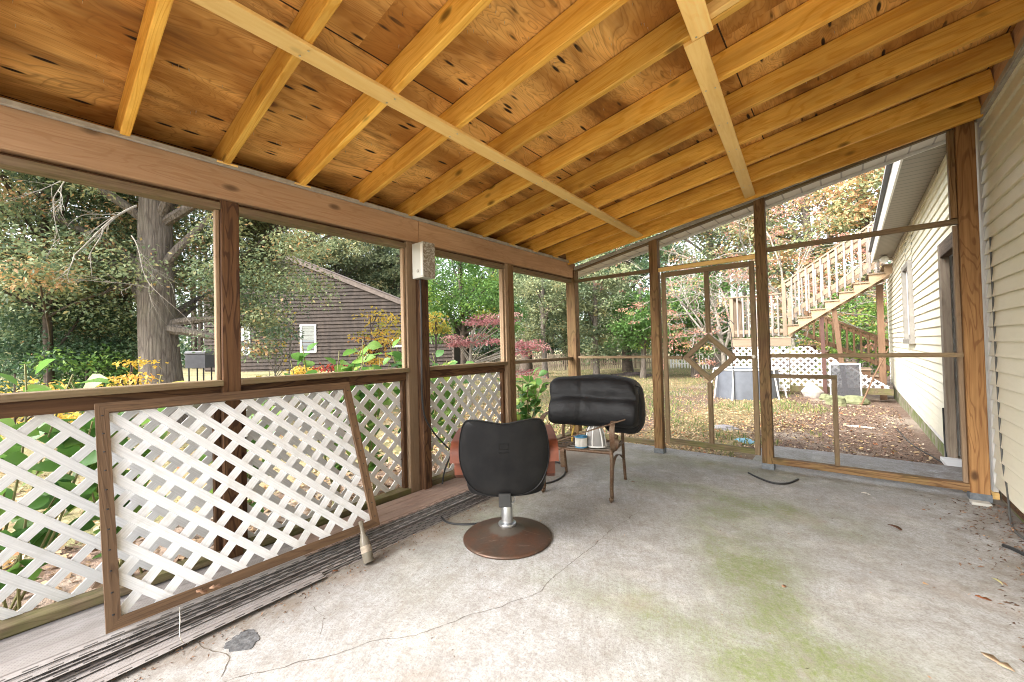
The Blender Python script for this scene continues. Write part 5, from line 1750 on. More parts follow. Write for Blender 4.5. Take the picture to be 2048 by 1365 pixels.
rock('rock', 'pale pointed boulder leaning on the deck lattice', (-0.68, 12.7), (0.20, 0.14, 0.26), M_ROCK, 1, 1)
rock('rock', 'mossy flat rock below the leaning window screen', (0.12, 12.45), (0.24, 0.20, 0.13), M_ROCKM, 2)
rock('rock', 'mossy green rock left of the window screen behind the pet door frame', (-0.20, 11.6), (0.19, 0.17, 0.15), M_ROCKM, 3)
rock('rock', 'small grey green rock just right of the pale pointed boulder', (-0.42, 12.5), (0.13, 0.11, 0.10), M_ROCKM, 5)
# frame pool
pl_ = thing('frame_pool', 'round grey above ground pool with white legs in front of the deck', 'pool', (-2.02, 12.0, -0.27))
kp = plain('grey_pool_liner', (0.12, 0.13, 0.15), 0.5, var=0.15, scale=4)
part('wall', MB().lathe([(0.72, 0.0), (0.72, 0.78), (0.70, 0.78), (0.70, 0.0)], (-2.02, 12.0, -0.27), 48), kp, pl_, 40)
part('rim', MB().tube([(-2.02+0.725*math.cos(t), 12.0+0.725*math.sin(t), 0.525) for t in [i*2*PI/48 for i in range(49)]], 0.024, 8, False), M_WTRIM, pl_, True)
for i in range(10):
    t = 2*PI*i/10+0.12
    c_, s__ = math.cos(t), math.sin(t)
    part('leg', MB().tube([(-2.02+0.75*c_, 12.0+0.75*s__, 0.53), (-2.02+0.88*c_, 12.0+0.88*s__, -0.27)], 0.018, 8), M_WTRIM, pl_, True)
wire('shepherd_hook', [(-2.05, 10.9, 1.65), (-2.13, 10.9, 1.75), (-2.20, 10.9, 1.66), (-2.14, 10.9, 1.58), (-2.11, 10.9, 1.3), (-2.10, 10.9, 0.6), (-2.08, 10.9, -0.25)], 0.010, 'thin black shepherd hook pole standing before the pool', 'hook pole')
wire('shepherd_hook', [(-0.95+1.9, 13.6, 2.0), (-0.95+1.9, 13.6, 1.9)], 0.01, 'x', 'x') if False else None

# ------------------------------------------------------------ fences
def pickets(name, label, cat, a, b, h, pitch, w_, m, base=None, dog=True, group=None, rail_z=(0.3, 0.85)):
    a = Vector((*a, 0)); b = Vector((*b, 0))
    L = (b-a).length; d = (b-a)/L; nrm = Vector((-d.y, d.x, 0))
    z0 = gz(a.x, a.y)
    t = thing(name, label, cat, (a.x, a.y, z0), group)
    n = int(L/pitch)
    if n > 100:
        mb = MB()
    mb = MB()
    one = n > 100
    for i in range(n):
        p = a+d*(i*pitch)
        z = gz(p.x, p.y)-0.02
        hh = h+0.04*math.sin(i*0.35)+R.uniform(-0.015, 0.015)
        if not one:
            mb = MB()
        mb.board((p.x, p.y, z), (p.x, p.y, z+hh), w_, 0.018, (nrm.x, nrm.y, 0), 0.002)
        if not one:
            part('picket', mb, m, t)
    if one:
        part('pickets', mb, m, t, kind='stuff')
    for rz_ in rail_z:
        q0, q1 = a+nrm*0.03, b+nrm*0.03
        mb = MB().board((q0.x, q0.y, gz(a.x, a.y)+h*rz_), (q1.x, q1.y, gz(b.x, b.y)+h*rz_), 0.035, 0.08)
        part('fence_rail', mb, m, t)
    for i in range(int(L/2.4)+1):
        p = a+d*(i*2.4)+nrm*0.07
        z = gz(p.x, p.y)-0.05
        part('fence_post', MB().board((p.x, p.y, z), (p.x, p.y, z+h+0.02), 0.09, 0.09, (0, 1, 0)), m, t)
    return t
pickets('picket_fence', 'grey weathered wooden picket fence below the trees behind the lawn', 'fence', rayxy(905, 25.5), rayxy(1312, 28.5), 1.12, 0.135, 0.085, W_FENCE)
pickets('picket_fence', 'white picket fence section seen through the screen door diamond', 'fence', rayxy(1340, 27.0), rayxy(1478, 26.0), 1.0, 0.17, 0.075, M_WTRIM)

# ------------------------------------------------------------ neighbour house
NX, NY = rayxy(600, 24.0)
nyaw = YAW      # gable wall faces the porch
nb_ = thing('neighbour_house', 'dark brown clapboard house with a long sloping roof beyond the trees', 'house', (NX, NY, 0.15), rotz=-nyaw)
nb_.rotation_euler = (0, 0, -YAW+0.0)
# local frame: +x to the right in the picture, +y away
dep = (Vector((NX, NY, 0))).dot(Vector((math.sin(YAW), math.cos(YAW), 0)))
def NL(px, py):      # local (x, z) on the gable plane for a picture point
    s_ = dep/803.0
    roll = ROL
    dx_, dy_ = (px-1024), (682.5-py)
    X_ = dx_*math.cos(roll)-dy_*math.sin(roll)
    Z_ = dx_*math.sin(roll)+dy_*math.cos(roll)
    cx__ = (Vector((NX, NY, 0))).dot(Vector((math.cos(YAW), -math.sin(YAW), 0)))
    return X_*s_-cx__, Z_*s_+dep*math.tan(PIT)+1.22-0.15
apex, eave = NL(525, 498), NL(905, 648)
wl = NL(408, 640)[0]
base_z = -0.3
kd = NM('dark_clapboard', 0.85)
co_ = kd.coord('Object', (1, 1, 1))
x_, y_, z_ = kd.sep(co_)
streak = kd.noise(kd.coord('Object', (3.5, 3.5, 0.6)), 1.5, 5, 0.7)
fine_ = kd.noise(kd.coord('Object', (2.5, 2.5, 40)), 1.5, 4, 0.6)
c_ = kd.mix(kd.ramp(streak, [(0.35, 0.0), (0.65, 1.0)]), (0.055, 0.040, 0.030), (0.020, 0.0145, 0.011))
c_ = kd.mix(kd.ramp(fine_, [(0.4, 0.0), (0.7, 0.55)]), c_, (0.085, 0.070, 0.062))
kd.col(c_)
mb = MB()
ez = 0.19
zz = base_z
sl_r = (eave[1]-apex[1])/(eave[0]-apex[0])
def topz(x):
    return apex[1]+sl_r*abs(x-apex[0])*(1 if x > apex[0] else 1.0)
while zz < apex[1]:
    # course from wl to where the roof cuts
    xr = apex[0]+(zz+ez/2-apex[1])/sl_r
    xl = max(wl, apex[0]-(zz+ez/2-apex[1])/sl_r*1.0) if zz+ez/2 > topz(wl) else wl
    xr = min(xr, eave[0])
    if xr > xl:
        mb.add([(xl, -0.07, zz), (xr, -0.07, zz), (xr, -0.045, zz+ez*0.5), (xl, -0.045, zz+ez*0.5), (xr, 0.0, zz+ez+0.01), (xl, 0.0, zz+ez+0.01), (xl, 0.0, zz), (xr, 0.0, zz)],
               [[0, 1, 2, 3], [3, 2, 4, 5], [6, 7, 1, 0]])
    zz += ez
obj('siding', mb, kd.m, nb_)
mb = MB().poly([(wl, 0.01, base_z), (eave[0], 0.01, base_z), (eave[0], 0.01, eave[1]), (apex[0], 0.01, apex[1]), (wl, 0.01, topz(wl))], (0, 8.0, 0))
obj('body', mb, kd.m, nb_)
M_RAKE = plain('grey_brown_fascia', (0.12, 0.095, 0.08), 0.8, var=0.3)
obj('rake_board', MB().board((apex[0], -0.09, apex[1]+0.06), (eave[0]+0.5, -0.09, eave[1]+0.06+0.5*sl_r), 0.14, 0.24), M_RAKE, nb_)
obj('rake_board', MB().board((apex[0]-0.01, -0.092, apex[1]+0.06), (wl-0.5, -0.092, topz(wl)+0.06+0.5*sl_r), 0.14, 0.24), M_RAKE, nb_)
for sgn in (1, -1):
    x1_ = eave[0]+0.5 if sgn > 0 else wl-0.5
    z1_ = apex[1]+sl_r*abs(x1_-apex[0])
    mb = MB().add([(apex[0], -0.2, apex[1]+0.2), (x1_, -0.2, z1_+0.2), (x1_, 8.2, z1_+0.2), (apex[0], 8.2, apex[1]+0.2), (apex[0], -0.2, apex[1]+0.26), (x1_, -0.2, z1_+0.26), (x1_, 8.2, z1_+0.26), (apex[0], 8.2, apex[1]+0.26)],
                  [[3, 2, 1, 0], [4, 5, 6, 7], [0, 1, 5, 4], [1, 2, 6, 5], [2, 3, 7, 6], [3, 0, 4, 7]])
    obj('roof', mb, plain('dark_shingles', (0.12, 0.10, 0.095), 0.9, scale=20, bump=0.4), nb_)
obj('corner_board', MB().box(eave[0]-0.06, eave[0]+0.05, -0.05, 0.05, base_z, eave[1]), M_RAKE, nb_)
def nwin(x0p, x1p, y0p, y1p, lab=None):
    a, b = NL(x0p, y1p), NL(x1p, y0p)
    wx0, wz0, wx1, wz1 = a[0], a[1], b[0], b[1]
    fr = obj('window', MB().box(wx0, wx0+0.10, -0.09, -0.03, wz0, wz1), M_WTRIM, nb_)
    for q in ((wx1-0.10, wx1, -0.09, -0.03, wz0, wz1), (wx0+0.101, wx1-0.101, -0.088, -0.032, wz0, wz0+0.08), (wx0+0.101, wx1-0.101, -0.088, -0.032, wz1-0.08, wz1)):
        obj('window_frame', MB().box(*q), M_WTRIM, fr)
    obj('pane', MB().box(wx0+0.101, wx1-0.101, -0.06, -0.035, wz0+0.081, wz1-0.081), M_GLASS, fr)
    if wz1-wz0 > 1:
        zm = (wz0+wz1)/2+0.15
        obj('blind', MB().box(wx0+0.12, wx1-0.12, -0.067, -0.061, wz0+0.45*(wz1-wz0), wz1-0.09), plain('pale_blind', (0.20, 0.21, 0.19), 0.8), fr)
nwin(602, 633, 649, 706)
nwin(486, 501, 640, 711)
nwin(485, 500, 525, 575)
nwin(785, 822, 675, 695)
# small dark grill cart near the neighbour's house
gx_, gy_ = rayxy(400, 15.5)
zg = gz(gx_, gy_)
gc = thing('grill_cart', 'dark grey boxy grill cart on legs beside the brown house', 'grill', (gx_, gy_, zg), rotz=-YAW)
for (sx_, sy_) in ((-0.22, -0.16), (0.22, -0.16), (-0.22, 0.16), (0.22, 0.16)):
    obj('leg', MB().tube([(sx_, sy_, 0.0), (sx_, sy_, 0.55)], 0.02, 6), M_BLACK, gc)
obj('body', MB().box(-0.30, 0.30, -0.2, 0.2, 0.55, 0.95), plain('charcoal_cover', (0.07, 0.07, 0.08), 0.6), gc)
obj('lid', MB().board((-0.31, 0, 1.0), (0.31, 0, 1.0), 0.42, 0.12, ch=0.05), plain('grey_lid', (0.13, 0.13, 0.14), 0.5), gc)
# ------------------------------------------------------------ trees and shrubs
def at_px(px, dist): return rayxy(px, dist)
# the big oak with a thick trunk, left
tree('oak_tree', 'huge oak with a thick ridged grey trunk beyond the first porch bay', 'tree', at_px(330, 9.5), 9.0, 0.30,
     [(-2.6, -0.6, 4.2, 2.6, 1.8, 1.6), (1.4, 0.8, 4.9, 1.7, 1.4, 1.1), (-0.4, -0.4, 6.2, 3.2, 2.6, 1.6), (-3.2, 0.6, 2.9, 1.5, 1.2, 0.8), (1.5, 1.2, 2.9, 0.9, 1.0, 1.0), (1.2, 0.9, 1.7, 0.6, 0.6, 0.6)], 330, 230, L_MIX, (0.045, 0.085), group=None, limbs=34, cl_r=0.55, twigs=2, trunk_top=0.9, tone=0.48)
tree('oak_tree', 'slender dark trunked oak just left of the huge oak', 'tree', at_px(255, 12.5), 8.5, 0.14,
     [(0, 0, 5.0, 2.6, 2.4, 2.2), (-1.2, 0, 3.0, 1.8, 1.6, 1.2)], 160, 220, L_DARK, (0.06, 0.10), bark=M_BARKD, limbs=20, cl_r=0.65, twigs=1, tone=0.45)
tree('oak_tree', 'leafy oak spreading grey green branches at the left edge', 'tree', at_px(95, 11.0), 8.0, 0.07,
     [(0, 0, 4.6, 2.6, 2.2, 1.9), (0.4, 0, 2.7, 2.2, 1.6, 0.8), (-1.5, 0, 2.2, 1.6, 1.3, 1.0)], 260, 230, L_MIX, (0.05, 0.09), bark=M_BARKD, limbs=24, cl_r=0.6, twigs=2, tone=0.42)
tree('holly_tree', 'dense dark green bush filling the far left behind the yellow leaves', 'bush', at_px(110, 13.5), 3.4, 0.10,
     [(0, 0, 1.3, 3.0, 1.4, 1.2), (1.8, 0.5, 1.2, 1.8, 1.2, 1.0)], 150, 220, L_DARK, (0.05, 0.09), bark=M_BARKD, limbs=12, cl_r=0.5, tone=0.4)
tree('green_bush', 'bright green low bush between the oaks', 'bush', at_px(175, 10.5), 1.7, 0.03,
     [(0, 0, 0.9, 0.9, 0.8, 0.6)], 26, 110, L_GRN, (0.06, 0.10), limbs=8, cl_r=0.35, bark=M_BARKD, tone=0.25)
for (px, d, z, rx, lab, s_) in ((30, 7.5, 0.75, 0.75, 'yellow leaved sapling at the far left above the porch rail', .34), (262, 8.2, 0.9, 0.62, 'yellow orange sapling between the two oak trunks', .26), (95, 8.6, 0.5, 0.5, 'low yellow shrub right of the far left sapling', .24)):
    tree('yellow_sapling', lab, 'sapling', at_px(px, d), 1.6, 0.012, [(0, 0, z, rx, 0.4, 0.36)], 15, 26, L_YEL, (0.045, 0.075), bark=M_BARKD, group='yellow autumn saplings', limbs=12, cl_r=s_, flat=0.25, shape='lobed', aspect=0.8, droop=0.1, tone=0.6)
# second bay: oak boughs reaching over the neighbour's roof
tree('oak_tree', 'olive leaved oak reaching over the brown roof in the second bay', 'tree', at_px(455, 11.5), 9.5, 0.17,
     [(2.6, 1.7, 5.2, 2.6, 1.5, 0.55), (3.6, 2.6, 5.6, 2.6, 1.6, 0.6), (4.5, 3.4, 5.0, 1.7, 1.3, 0.55), (3.0, 2.2, 4.9, 2.2, 1.3, 0.35), (0.65, 0.5, 3.2, 0.6, 0.6, 0.8), (0.5, 0.4, 4.6, 1.0, 0.9, 0.9), (0.45, 0.35, 2.2, 0.5, 0.5, 0.5)], 520, 170, L_PALE, (0.05, 0.085), limbs=34, cl_r=0.5, twigs=2, tone=0.5, bark=M_BARK)
tree('oak_tree', 'pale olive tree showing above the brown roof slope', 'tree', at_px(700, 33), 11, 0.22,
     [(0, 0, 6.6, 3.8, 2.0, 2.0), (2.5, 0, 4.6, 2.6, 2.0, 1.8)], 110, 110, L_PALE, (0.16, 0.26), limbs=18, cl_r=0.8, twigs=1, tone=0.5)
woods0 = [(590, 31, 'pale olive tree behind the ridge of the brown house'), (800, 30, 'pale olive tree behind the low end of the brown roof')]
for (px, d, lab) in woods0:
    tree('oak_tree', lab, 'tree', at_px(px, d), 12, 0.2, [(0, 0, 7.6, 3.4, 2.0, 2.6), (0, 0, 4.2, 3.0, 2.0, 2.0)], 120, 110, L_PALE, (0.15, 0.25), limbs=16, cl_r=0.8, twigs=1, tone=0.4)
for (px, d, hh, zc) in ((576, 11.5, 2.6, 1.9), (548, 11.0, 2.3, 1.0)):
    tree('bare_sapling', 'nearly bare thin sapling %s the white window of the brown house' % ('closest left of' if px == 576 else 'farther left, forked, before'), 'sapling', at_px(px, d), hh, 0.022, [(0, 0, zc, 0.55, 0.4, 0.7)], 10, 5, L_YEL, (0.06, 0.10), bark=M_BARKL, limbs=9, cl_r=0.3, twigs=1, shape='lobed', aspect=0.8, lean=(0.08, 0.05))
tree('yellow_maple', 'small maple with yellow leaves in front of the brown wall', 'tree', at_px(742, 9.5), 2.9, 0.018,
     [(0.25, 0.2, 1.75, 0.72, 0.5, 0.52), (0.0, 0.0, 1.25, 0.45, 0.4, 0.3)], 34, 26, L_YEL, (0.055, 0.095), bark=M_BARKD, limbs=20, cl_r=0.28, flat=0.22, shape='lobed', aspect=0.8, droop=0.05, tone=0.55)
tree('red_sapling', 'small red leaved sapling below the yellow maple', 'sapling', at_px(668, 9.0), 1.5, 0.012,
     [(0, 0, 0.9, 0.42, 0.3, 0.22)], 12, 24, leafmat('scarlet_leaves', [(0.0, (0.25, 0.03, 0.03)), (0.6, (0.50, 0.07, 0.05)), (1.0, (0.55, 0.22, 0.08))], 0.4), (0.05, 0.08), bark=M_BARKD, limbs=8, cl_r=0.22, flat=0.3, shape='lobed', aspect=0.8)
tree('yellow_shrub', 'low yellow shrub at the foot of the brown house', 'shrub', at_px(605, 15.5), 1.0, 0.01, [(0, 0, 0.42, 0.85, 0.3, 0.16)], 14, 60, L_YEL, (0.06, 0.10), bark=M_BARKD, limbs=5, cl_r=0.28, shape='lobed', aspect=0.8)
for (px, d, zc, rx, lab) in ((675, 30, 9.0, 4.2, 'tall pale oak spreading over the middle of the brown roof'), (770, 31, 7.8, 3.0, 'tall pale oak rising over the low right part of the brown roof')):
    tree('oak_tree', lab, 'tree', at_px(px, d), 13, 0.22, [(0, 0, zc, rx, 2.0, 2.4)], 120, 120, L_PALE, (0.14, 0.24), limbs=24, cl_r=0.75, twigs=2, tone=0.5, trunk_top=0.6)
# third bay
tree('green_maple', 'fresh green tree behind the electrical box', 'tree', at_px(925, 15.5), 7.5, 0.13,
     [(0, 0, 4.0, 2.0, 1.8, 1.6), (1.2, 0.5, 2.7, 1.3, 1.2, 1.0), (-0.9, -0.5, 2.4, 0.8, 0.9, 0.9)], 120, 130, L_GRN, (0.09, 0.15), bark=M_BARKD, limbs=20, cl_r=0.55, tone=0.3)
tree('yellow_maple', 'bright yellow green small tree just right of the second post', 'tree', at_px(872, 12.5), 3.2, 0.04, [(0, 0, 2.1, 0.35, 0.35, 0.45)], 9, 50, L_YEL, (0.07, 0.11), bark=M_BARKD, limbs=8, cl_r=0.3, shape='lobed', aspect=0.8, tone=0.12)
tree('red_dogwood', 'dusty pink dogwood with layered sprays in the third bay', 'tree', at_px(935, 9.5), 3.3, 0.045,
     [(0.35, 0.3, 2.05, 0.85, 0.5, 0.16), (0.0, 0.1, 1.55, 0.95, 0.5, 0.13), (0.9, 0.8, 1.35, 0.6, 0.5, 0.2), (0.9, 0.9, 0.75, 0.55, 0.4, 0.10)], 50, 75, L_RED, (0.045, 0.075), bark=M_BARKL, limbs=30, cl_r=0.30, flat=0.22, droop=0.1, tone=0.55, lean=(0.1, 0.1), aspect=0.5, trunk_top=0.55)
# woods behind the lawn
def woods(lab, px, d, h, tr_, crown, n, per, m, size, **kw):
    return tree('woodland_tree', lab, 'tree', at_px(px, d), h, tr_, crown, n, per, m, size, group='trees at the back of the yard', **kw)
woods('dark trunked tree in the fourth bay right of the third post', 1052, 22, 12, 0.30, [(0, 0, 7.0, 2.6, 2.2, 2.6), (1.4, 0, 4.2, 1.8, 1.6, 1.5)], 90, 140, L_MIX, (0.13, 0.22), bark=M_BARKD, limbs=20, cl_r=0.8, tone=0.35)
woods('pale olive tree in the middle of the fourth bay', 1088, 19, 7, 0.14, [(0, 0, 3.8, 1.9, 1.5, 1.7), (-.8, 0, 2.2, 1.2, 1.2, .8)], 80, 130, L_PALE, (0.10, 0.17), limbs=14, cl_r=0.6, tone=0.4)
woods('pale olive tree right of the corner post', 1192, 19.5, 7.5, 0.14, [(0, 0, 4.2, 1.9, 1.5, 2.0), (-.3, 0, 1.9, 1.7, 1.2, 1.0)], 95, 130, L_PALE, (0.10, 0.17), limbs=14, cl_r=0.6, tone=0.42)
woods('dark green tree left of the screen door, farther back', 1255, 24, 11, 0.25, [(0, 0, 6.2, 3.4, 2.4, 3.0), (0, 0, 2.6, 2.8, 2.0, 1.8)], 140, 130, L_DARK, (0.14, 0.22), bark=M_BARKD, limbs=16, cl_r=0.85, tone=0.5)
woods('fresh green leafy tree behind the left side of the screen door', 1285, 19, 5.5, 0.12, [(0, 0, 2.6, 1.7, 1.4, 1.3)], 70, 130, L_GRN, (0.10, 0.16), limbs=12, cl_r=0.6, tone=0.22)
woods('dense green tree seen through the screen door', 1385, 20, 6.5, 0.14, [(0, 0, 2.9, 2.2, 1.5, 2.0)], 100, 130, L_GRN, (0.10, 0.17), limbs=12, cl_r=0.65, tone=0.12)
woods('tall green and rust oak above the screen door', 1430, 26, 13, 0.28, [(0, 0, 8.0, 4.2, 2.6, 3.2)], 130, 120, L_MIX, (0.15, 0.24), limbs=20, cl_r=0.9, tone=0.55, twigs=1)
woods('tall olive tree above the end wall, left of the door', 1190, 29, 14, 0.28, [(0, 0, 8.5, 4.2, 2.6, 3.4)], 120, 120, L_PALE, (0.16, 0.26), limbs=20, cl_r=0.95, tone=0.35, twigs=1)
woods('green and orange tree behind the stair flight', 1620, 24, 12, 0.25, [(0, 0, 7.0, 3.6, 2.4, 3.6), (0.5, 0, 3.0, 3.0, 2.2, 2.0)], 150, 120, L_MIX, (0.15, 0.24), limbs=18, cl_r=0.9, tone=0.66, twigs=1)
woods('tall autumn oak rising behind the house roof', 1740, 25, 15, 0.28, [(0, 0, 9.5, 3.4, 2.4, 4.0)], 110, 120, L_MIX, (0.15, 0.24), limbs=16, cl_r=0.9, tone=0.72, twigs=1)
woods('yellow green bush under the stairs by the house', 1715, 19, 4.0, 0.08, [(0, 0, 1.9, 2.2, 1.4, 1.7)], 80, 130, L_GRN, (0.09, 0.15), limbs=10, cl_r=0.5, tone=0.5)
woods('low green shrub row tree behind the white fence', 1440, 29, 4.0, 0.08, [(0, 0, 1.6, 3.0, 1.4, 1.6)], 70, 120, L_GRN, (0.13, 0.2), limbs=8, cl_r=0.7, tone=0.15)
for (px, d, lab) in ((985, 30, 'dark woodland tree behind the picket fence, third bay'), (830, 36, 'dark woodland tree behind the end of the brown house'), (1130, 33, 'dark woodland tree hidden behind the corner post')):
    woods(lab, px, d, 12, 0.28, [(0, 0, 6.5, 4.0, 2.4, 3.4), (0, 0, 2.4, 3.6, 2.0, 1.8)], 120, 120, L_DARK, (0.18, 0.28), bark=M_BARKD, limbs=12, cl_r=1.0, tone=0.5)
# coral dogwood with pale bare limbs behind the deck
def dogwood(name, label, px, d, h, lead, reach, ncl, per, seed, sz=(0.05, 0.09)):
    """short trunk, long arching limbs forking three times; leaves only near the tips"""
    x, y = at_px(px, d); z0 = gz(x, y)
    t = thing(name, label, 'tree', (x, y, z0))
    rg = random.Random(seed)
    mb = MB(); mbt = MB()
    mbt.tube([(0, 0, -0.05), (0.03, 0, h*0.12), (0.0, 0.02, h*0.26), (lead[0]*0.15, 0, h*0.40)], [0.12, 0.085, 0.07, 0.06], 10)
    tips = []
    def grow(p, d_, L, r, dep):
        pts = [p]; q = p; dd = d_.copy()
        for i in range(6):
            dd = (dd+Vector((rg.uniform(-1, 1), rg.uniform(-1, 1), rg.uniform(-0.9, 0.75)))*0.30).normalized()
            q = q+dd*L/6
            pts.append(q)
        mb.tube(pts, [r*(1-0.09*i) for i in range(7)], 5)
        if dep == 0:
            tips.extend(pts[2:])
            return
        for k_ in range(3 if dep > 1 else 4):
            i = rg.choice((2, 3, 4, 5, 6))
            nd = (dd*0.8+Vector((rg.uniform(-1, 1), rg.uniform(-1, 1), rg.uniform(-0.5, 0.6)))*0.95).normalized()
            grow(pts[i], nd, L*rg.uniform(0.5, 0.8), r*0.5, dep-1)
    rx = Vector((rr.x, rr.y, 0)).normalized(); fx = Vector((fw.x, fw.y, 0)).normalized()
    for k_ in range(9):
        a_ = 2*PI*k_/9+rg.uniform(-.3, .3)
        hz = rx*math.cos(a_)+fx*math.sin(a_)*0.6
        el = rg.uniform(0.15, 1.2)
        grow(Vector((0, 0, h*rg.uniform(0.18, 0.4))), (hz+Vector((0, 0, el))).normalized(), reach*rg.uniform(0.7, 1.1), 0.045, 3)
    obj('trunk', mbt, M_BARKL, t, True)
    obj('limbs', mb, M_BARKL, t, True)
    cs = [tuple(p+Vector((rg.uniform(-.1, .1), rg.uniform(-.1, .1), rg.uniform(-.05, .1)))) for p in rg.sample(tips, min(ncl, len(tips)))]
    tb = np.clip(NR.normal(0.5, 0.25, len(cs)), 0, 1)
    a = cloud(cs, NR.uniform(0.16, 0.34, len(cs)), per, flat=0.35, size=sz, droop=0.1, tonebase=tb)
    leaf_mesh('crown', *a, L_CORAL, 'diamond', t, 0.5)
dogwood('coral_dogwood', 'coral leaved dogwood with pale bare limbs behind the deck landing', 1585, 19.0, 8.5, (0, 0), 4.6, 620, 30, 3, (0.06, 0.11))
dogwood('coral_dogwood', 'nearly bare pale limbed dogwood left of the deck, seen through the screen door', 1445, 16.5, 5.2, (-1, 0), 3.0, 170, 14, 8)
# pale dead boughs hanging before the big oak
mb = MB()
b0 = Vector((*at_px(285, 7.6), 3.95))
def dead(a, b, r, dpt):
    P = limb(mb, a, b, r, r*0.35, 0.12, 8, 6)
    if dpt:
        for k_ in range(5):
            s0 = P[R.randint(2, 8)]
            dd = (Vector(b)-Vector(a)).normalized()
            e = s0+(dd+Vector((R.uniform(-1, 1), R.uniform(-1, 1), R.uniform(-0.9, 0.5)))*0.9)*(Vector(b)-Vector(a)).length*R.uniform(0.25, 0.5)
            dead(s0, e, r*0.5, dpt-1)
for (p0, p1, r_) in (((275, 7.7, 3.35), (150, 7.3, 2.5), 0.016), ((265, 7.6, 2.9), (300, 7.3, 2.2), 0.009), ((180, 7.2, 3.7), (110, 7.0, 3.1), 0.010), ((300, 7.7, 2.2), (190, 7.4, 2.2), 0.009)):
    dead((*at_px(p0[0], p0[1]), p0[2]), (*at_px(p1[0], p1[1]), p1[2]), r_, 2)
o = part('dead_bough', mb, M_BARKL, None, True)
tag(o, 'pale bare dead boughs hanging in front of the huge oak', 'branch')
# far wood closing the horizon
cs, rd, tn = [], [], []
for i in range(520):
    px = R.uniform(-500, 2300)
    d = R.uniform(38, 58)
    x, y = at_px(px, d)
    hmax = 8.5 if px < 900 else 10.0
    if 560 < px < 860: hmax = 5.0
    cs.append((x, y, R.uniform(0.2, hmax)**1.0)); rd.append(R.uniform(1.4, 2.4)); tn.append(min(1, max(0, R.gauss(0.4, 0.22))))
a = cloud(cs, rd, 130, flat=0.8, size=(0.28, 0.5), tonebase=tn)
o = leaf_mesh('far_woods', *a, L_DARK)
o['kind'] = 'stuff'; o['label'] = 'dark far wood closing the view behind the yard'; o['category'] = 'woods'
mb = MB()
for i in range(90):
    px = R.uniform(-400, 2200); d = R.uniform(32, 50)
    x, y = at_px(px, d)
    mb.tube([(x, y, -0.4), (x+R.uniform(-.3, .3), y, 9)], [0.2, 0.1], 6)
o2 = obj('far_trunks', mb, M_BARKD)
o2['kind'] = 'stuff'; o2['label'] = 'dark trunks of the far wood'; o2['category'] = 'trunks'

# hydrangeas along the outside of the lattice wall
def broadleaf(name, label, cat, x, y, h, r, n, size, tone=0.45, z0=None, stems=7, m=L_HYD, group=None, zmin=0.25):
    z0 = gz(x, y) if z0 is None else z0
    t = thing(name, label, cat, (x, y, z0), group)
    mb = MB(); pos, nr, dr_ = [], [], []
    for s_ in range(stems):
        a = R.uniform(0, 2*PI); rr_ = r*R.uniform(0.3, 1.0)
        tip = Vector((rr_*math.cos(a)*0.8, rr_*math.sin(a)*1.25, h*R.uniform(0.72, 1.0)))
        P = limb(mb, (R.uniform(-.05, .05), R.uniform(-.08, .08), 0), tip, 0.007, 0.004, 0.10, 7, 5)
        k_ = n//stems
        for q in range(k_):
            f = zmin+(1-zmin)*(q/k_)**0.8
            i = min(6, int(f*7)); p = P[i].lerp(P[i+1], f*7-i if i < 7 else 1)
            az = q*2.4+R.uniform(-.4, .4)
            d = Vector((math.cos(az), math.sin(az), R.uniform(-0.1, 0.7)))
            pos.append(p+d*0.03); dr_.append(d)
            nr.append(Vector((-math.cos(az)*0.6+R.uniform(-.6, .9), -math.sin(az)*0.6+R.uniform(-.8, .5), 0.75)))
    obj('stems', mb, plain('green_brown_stem', (0.16, 0.15, 0.06), 0.7), t, True)
    N = len(pos)
    tn = np.clip(tone+NR.normal(size=N)*0.2, 0, 1)
    leaf_mesh('leaves', np.array(pos), np.array(nr), np.array(dr_), NR.uniform(size[0], size[1], N), tn, m, 'oval', t, 0.85)
    return t
hyd = [(-3.20, -0.10, 1.10, 'broad leaved shrub behind the lattice at the left edge'), (-3.25, 0.38, 1.02, 'broad leaved shrub behind the left part of the leaning panel'), (-3.35, 0.95, 0.78, 'low broad leaved shrub right behind the first post'),
       (-3.30, 1.62, 1.26, 'tall broad leaved shrub showing above the rail left of the second post'), (-3.40, 2.02, 1.18, 'broad leaved shrub directly behind the second post'), (-3.35, 2.55, 1.22, 'broad leaved shrub above the rail right of the second post'), (-3.45, 3.0, 1.12, 'broad leaved shrub behind the last lattice bay, next to the third post')]
for i, (x, y, h, lab) in enumerate(hyd):
    broadleaf('hydrangea_shrub', lab, 'shrub', x, y, h+0.20, 0.34, 120, (0.10, 0.15), 0.5, group='broad leaved shrubs along the lattice wall', stems=10)
broadleaf('hydrangea_shrub', 'upright bright green shrub in the open bay before the corner post', 'shrub', -3.15, 3.95, 1.02, 0.26, 96, (0.10, 0.16), 0.5, stems=10, group='broad leaved shrubs along the lattice wall')

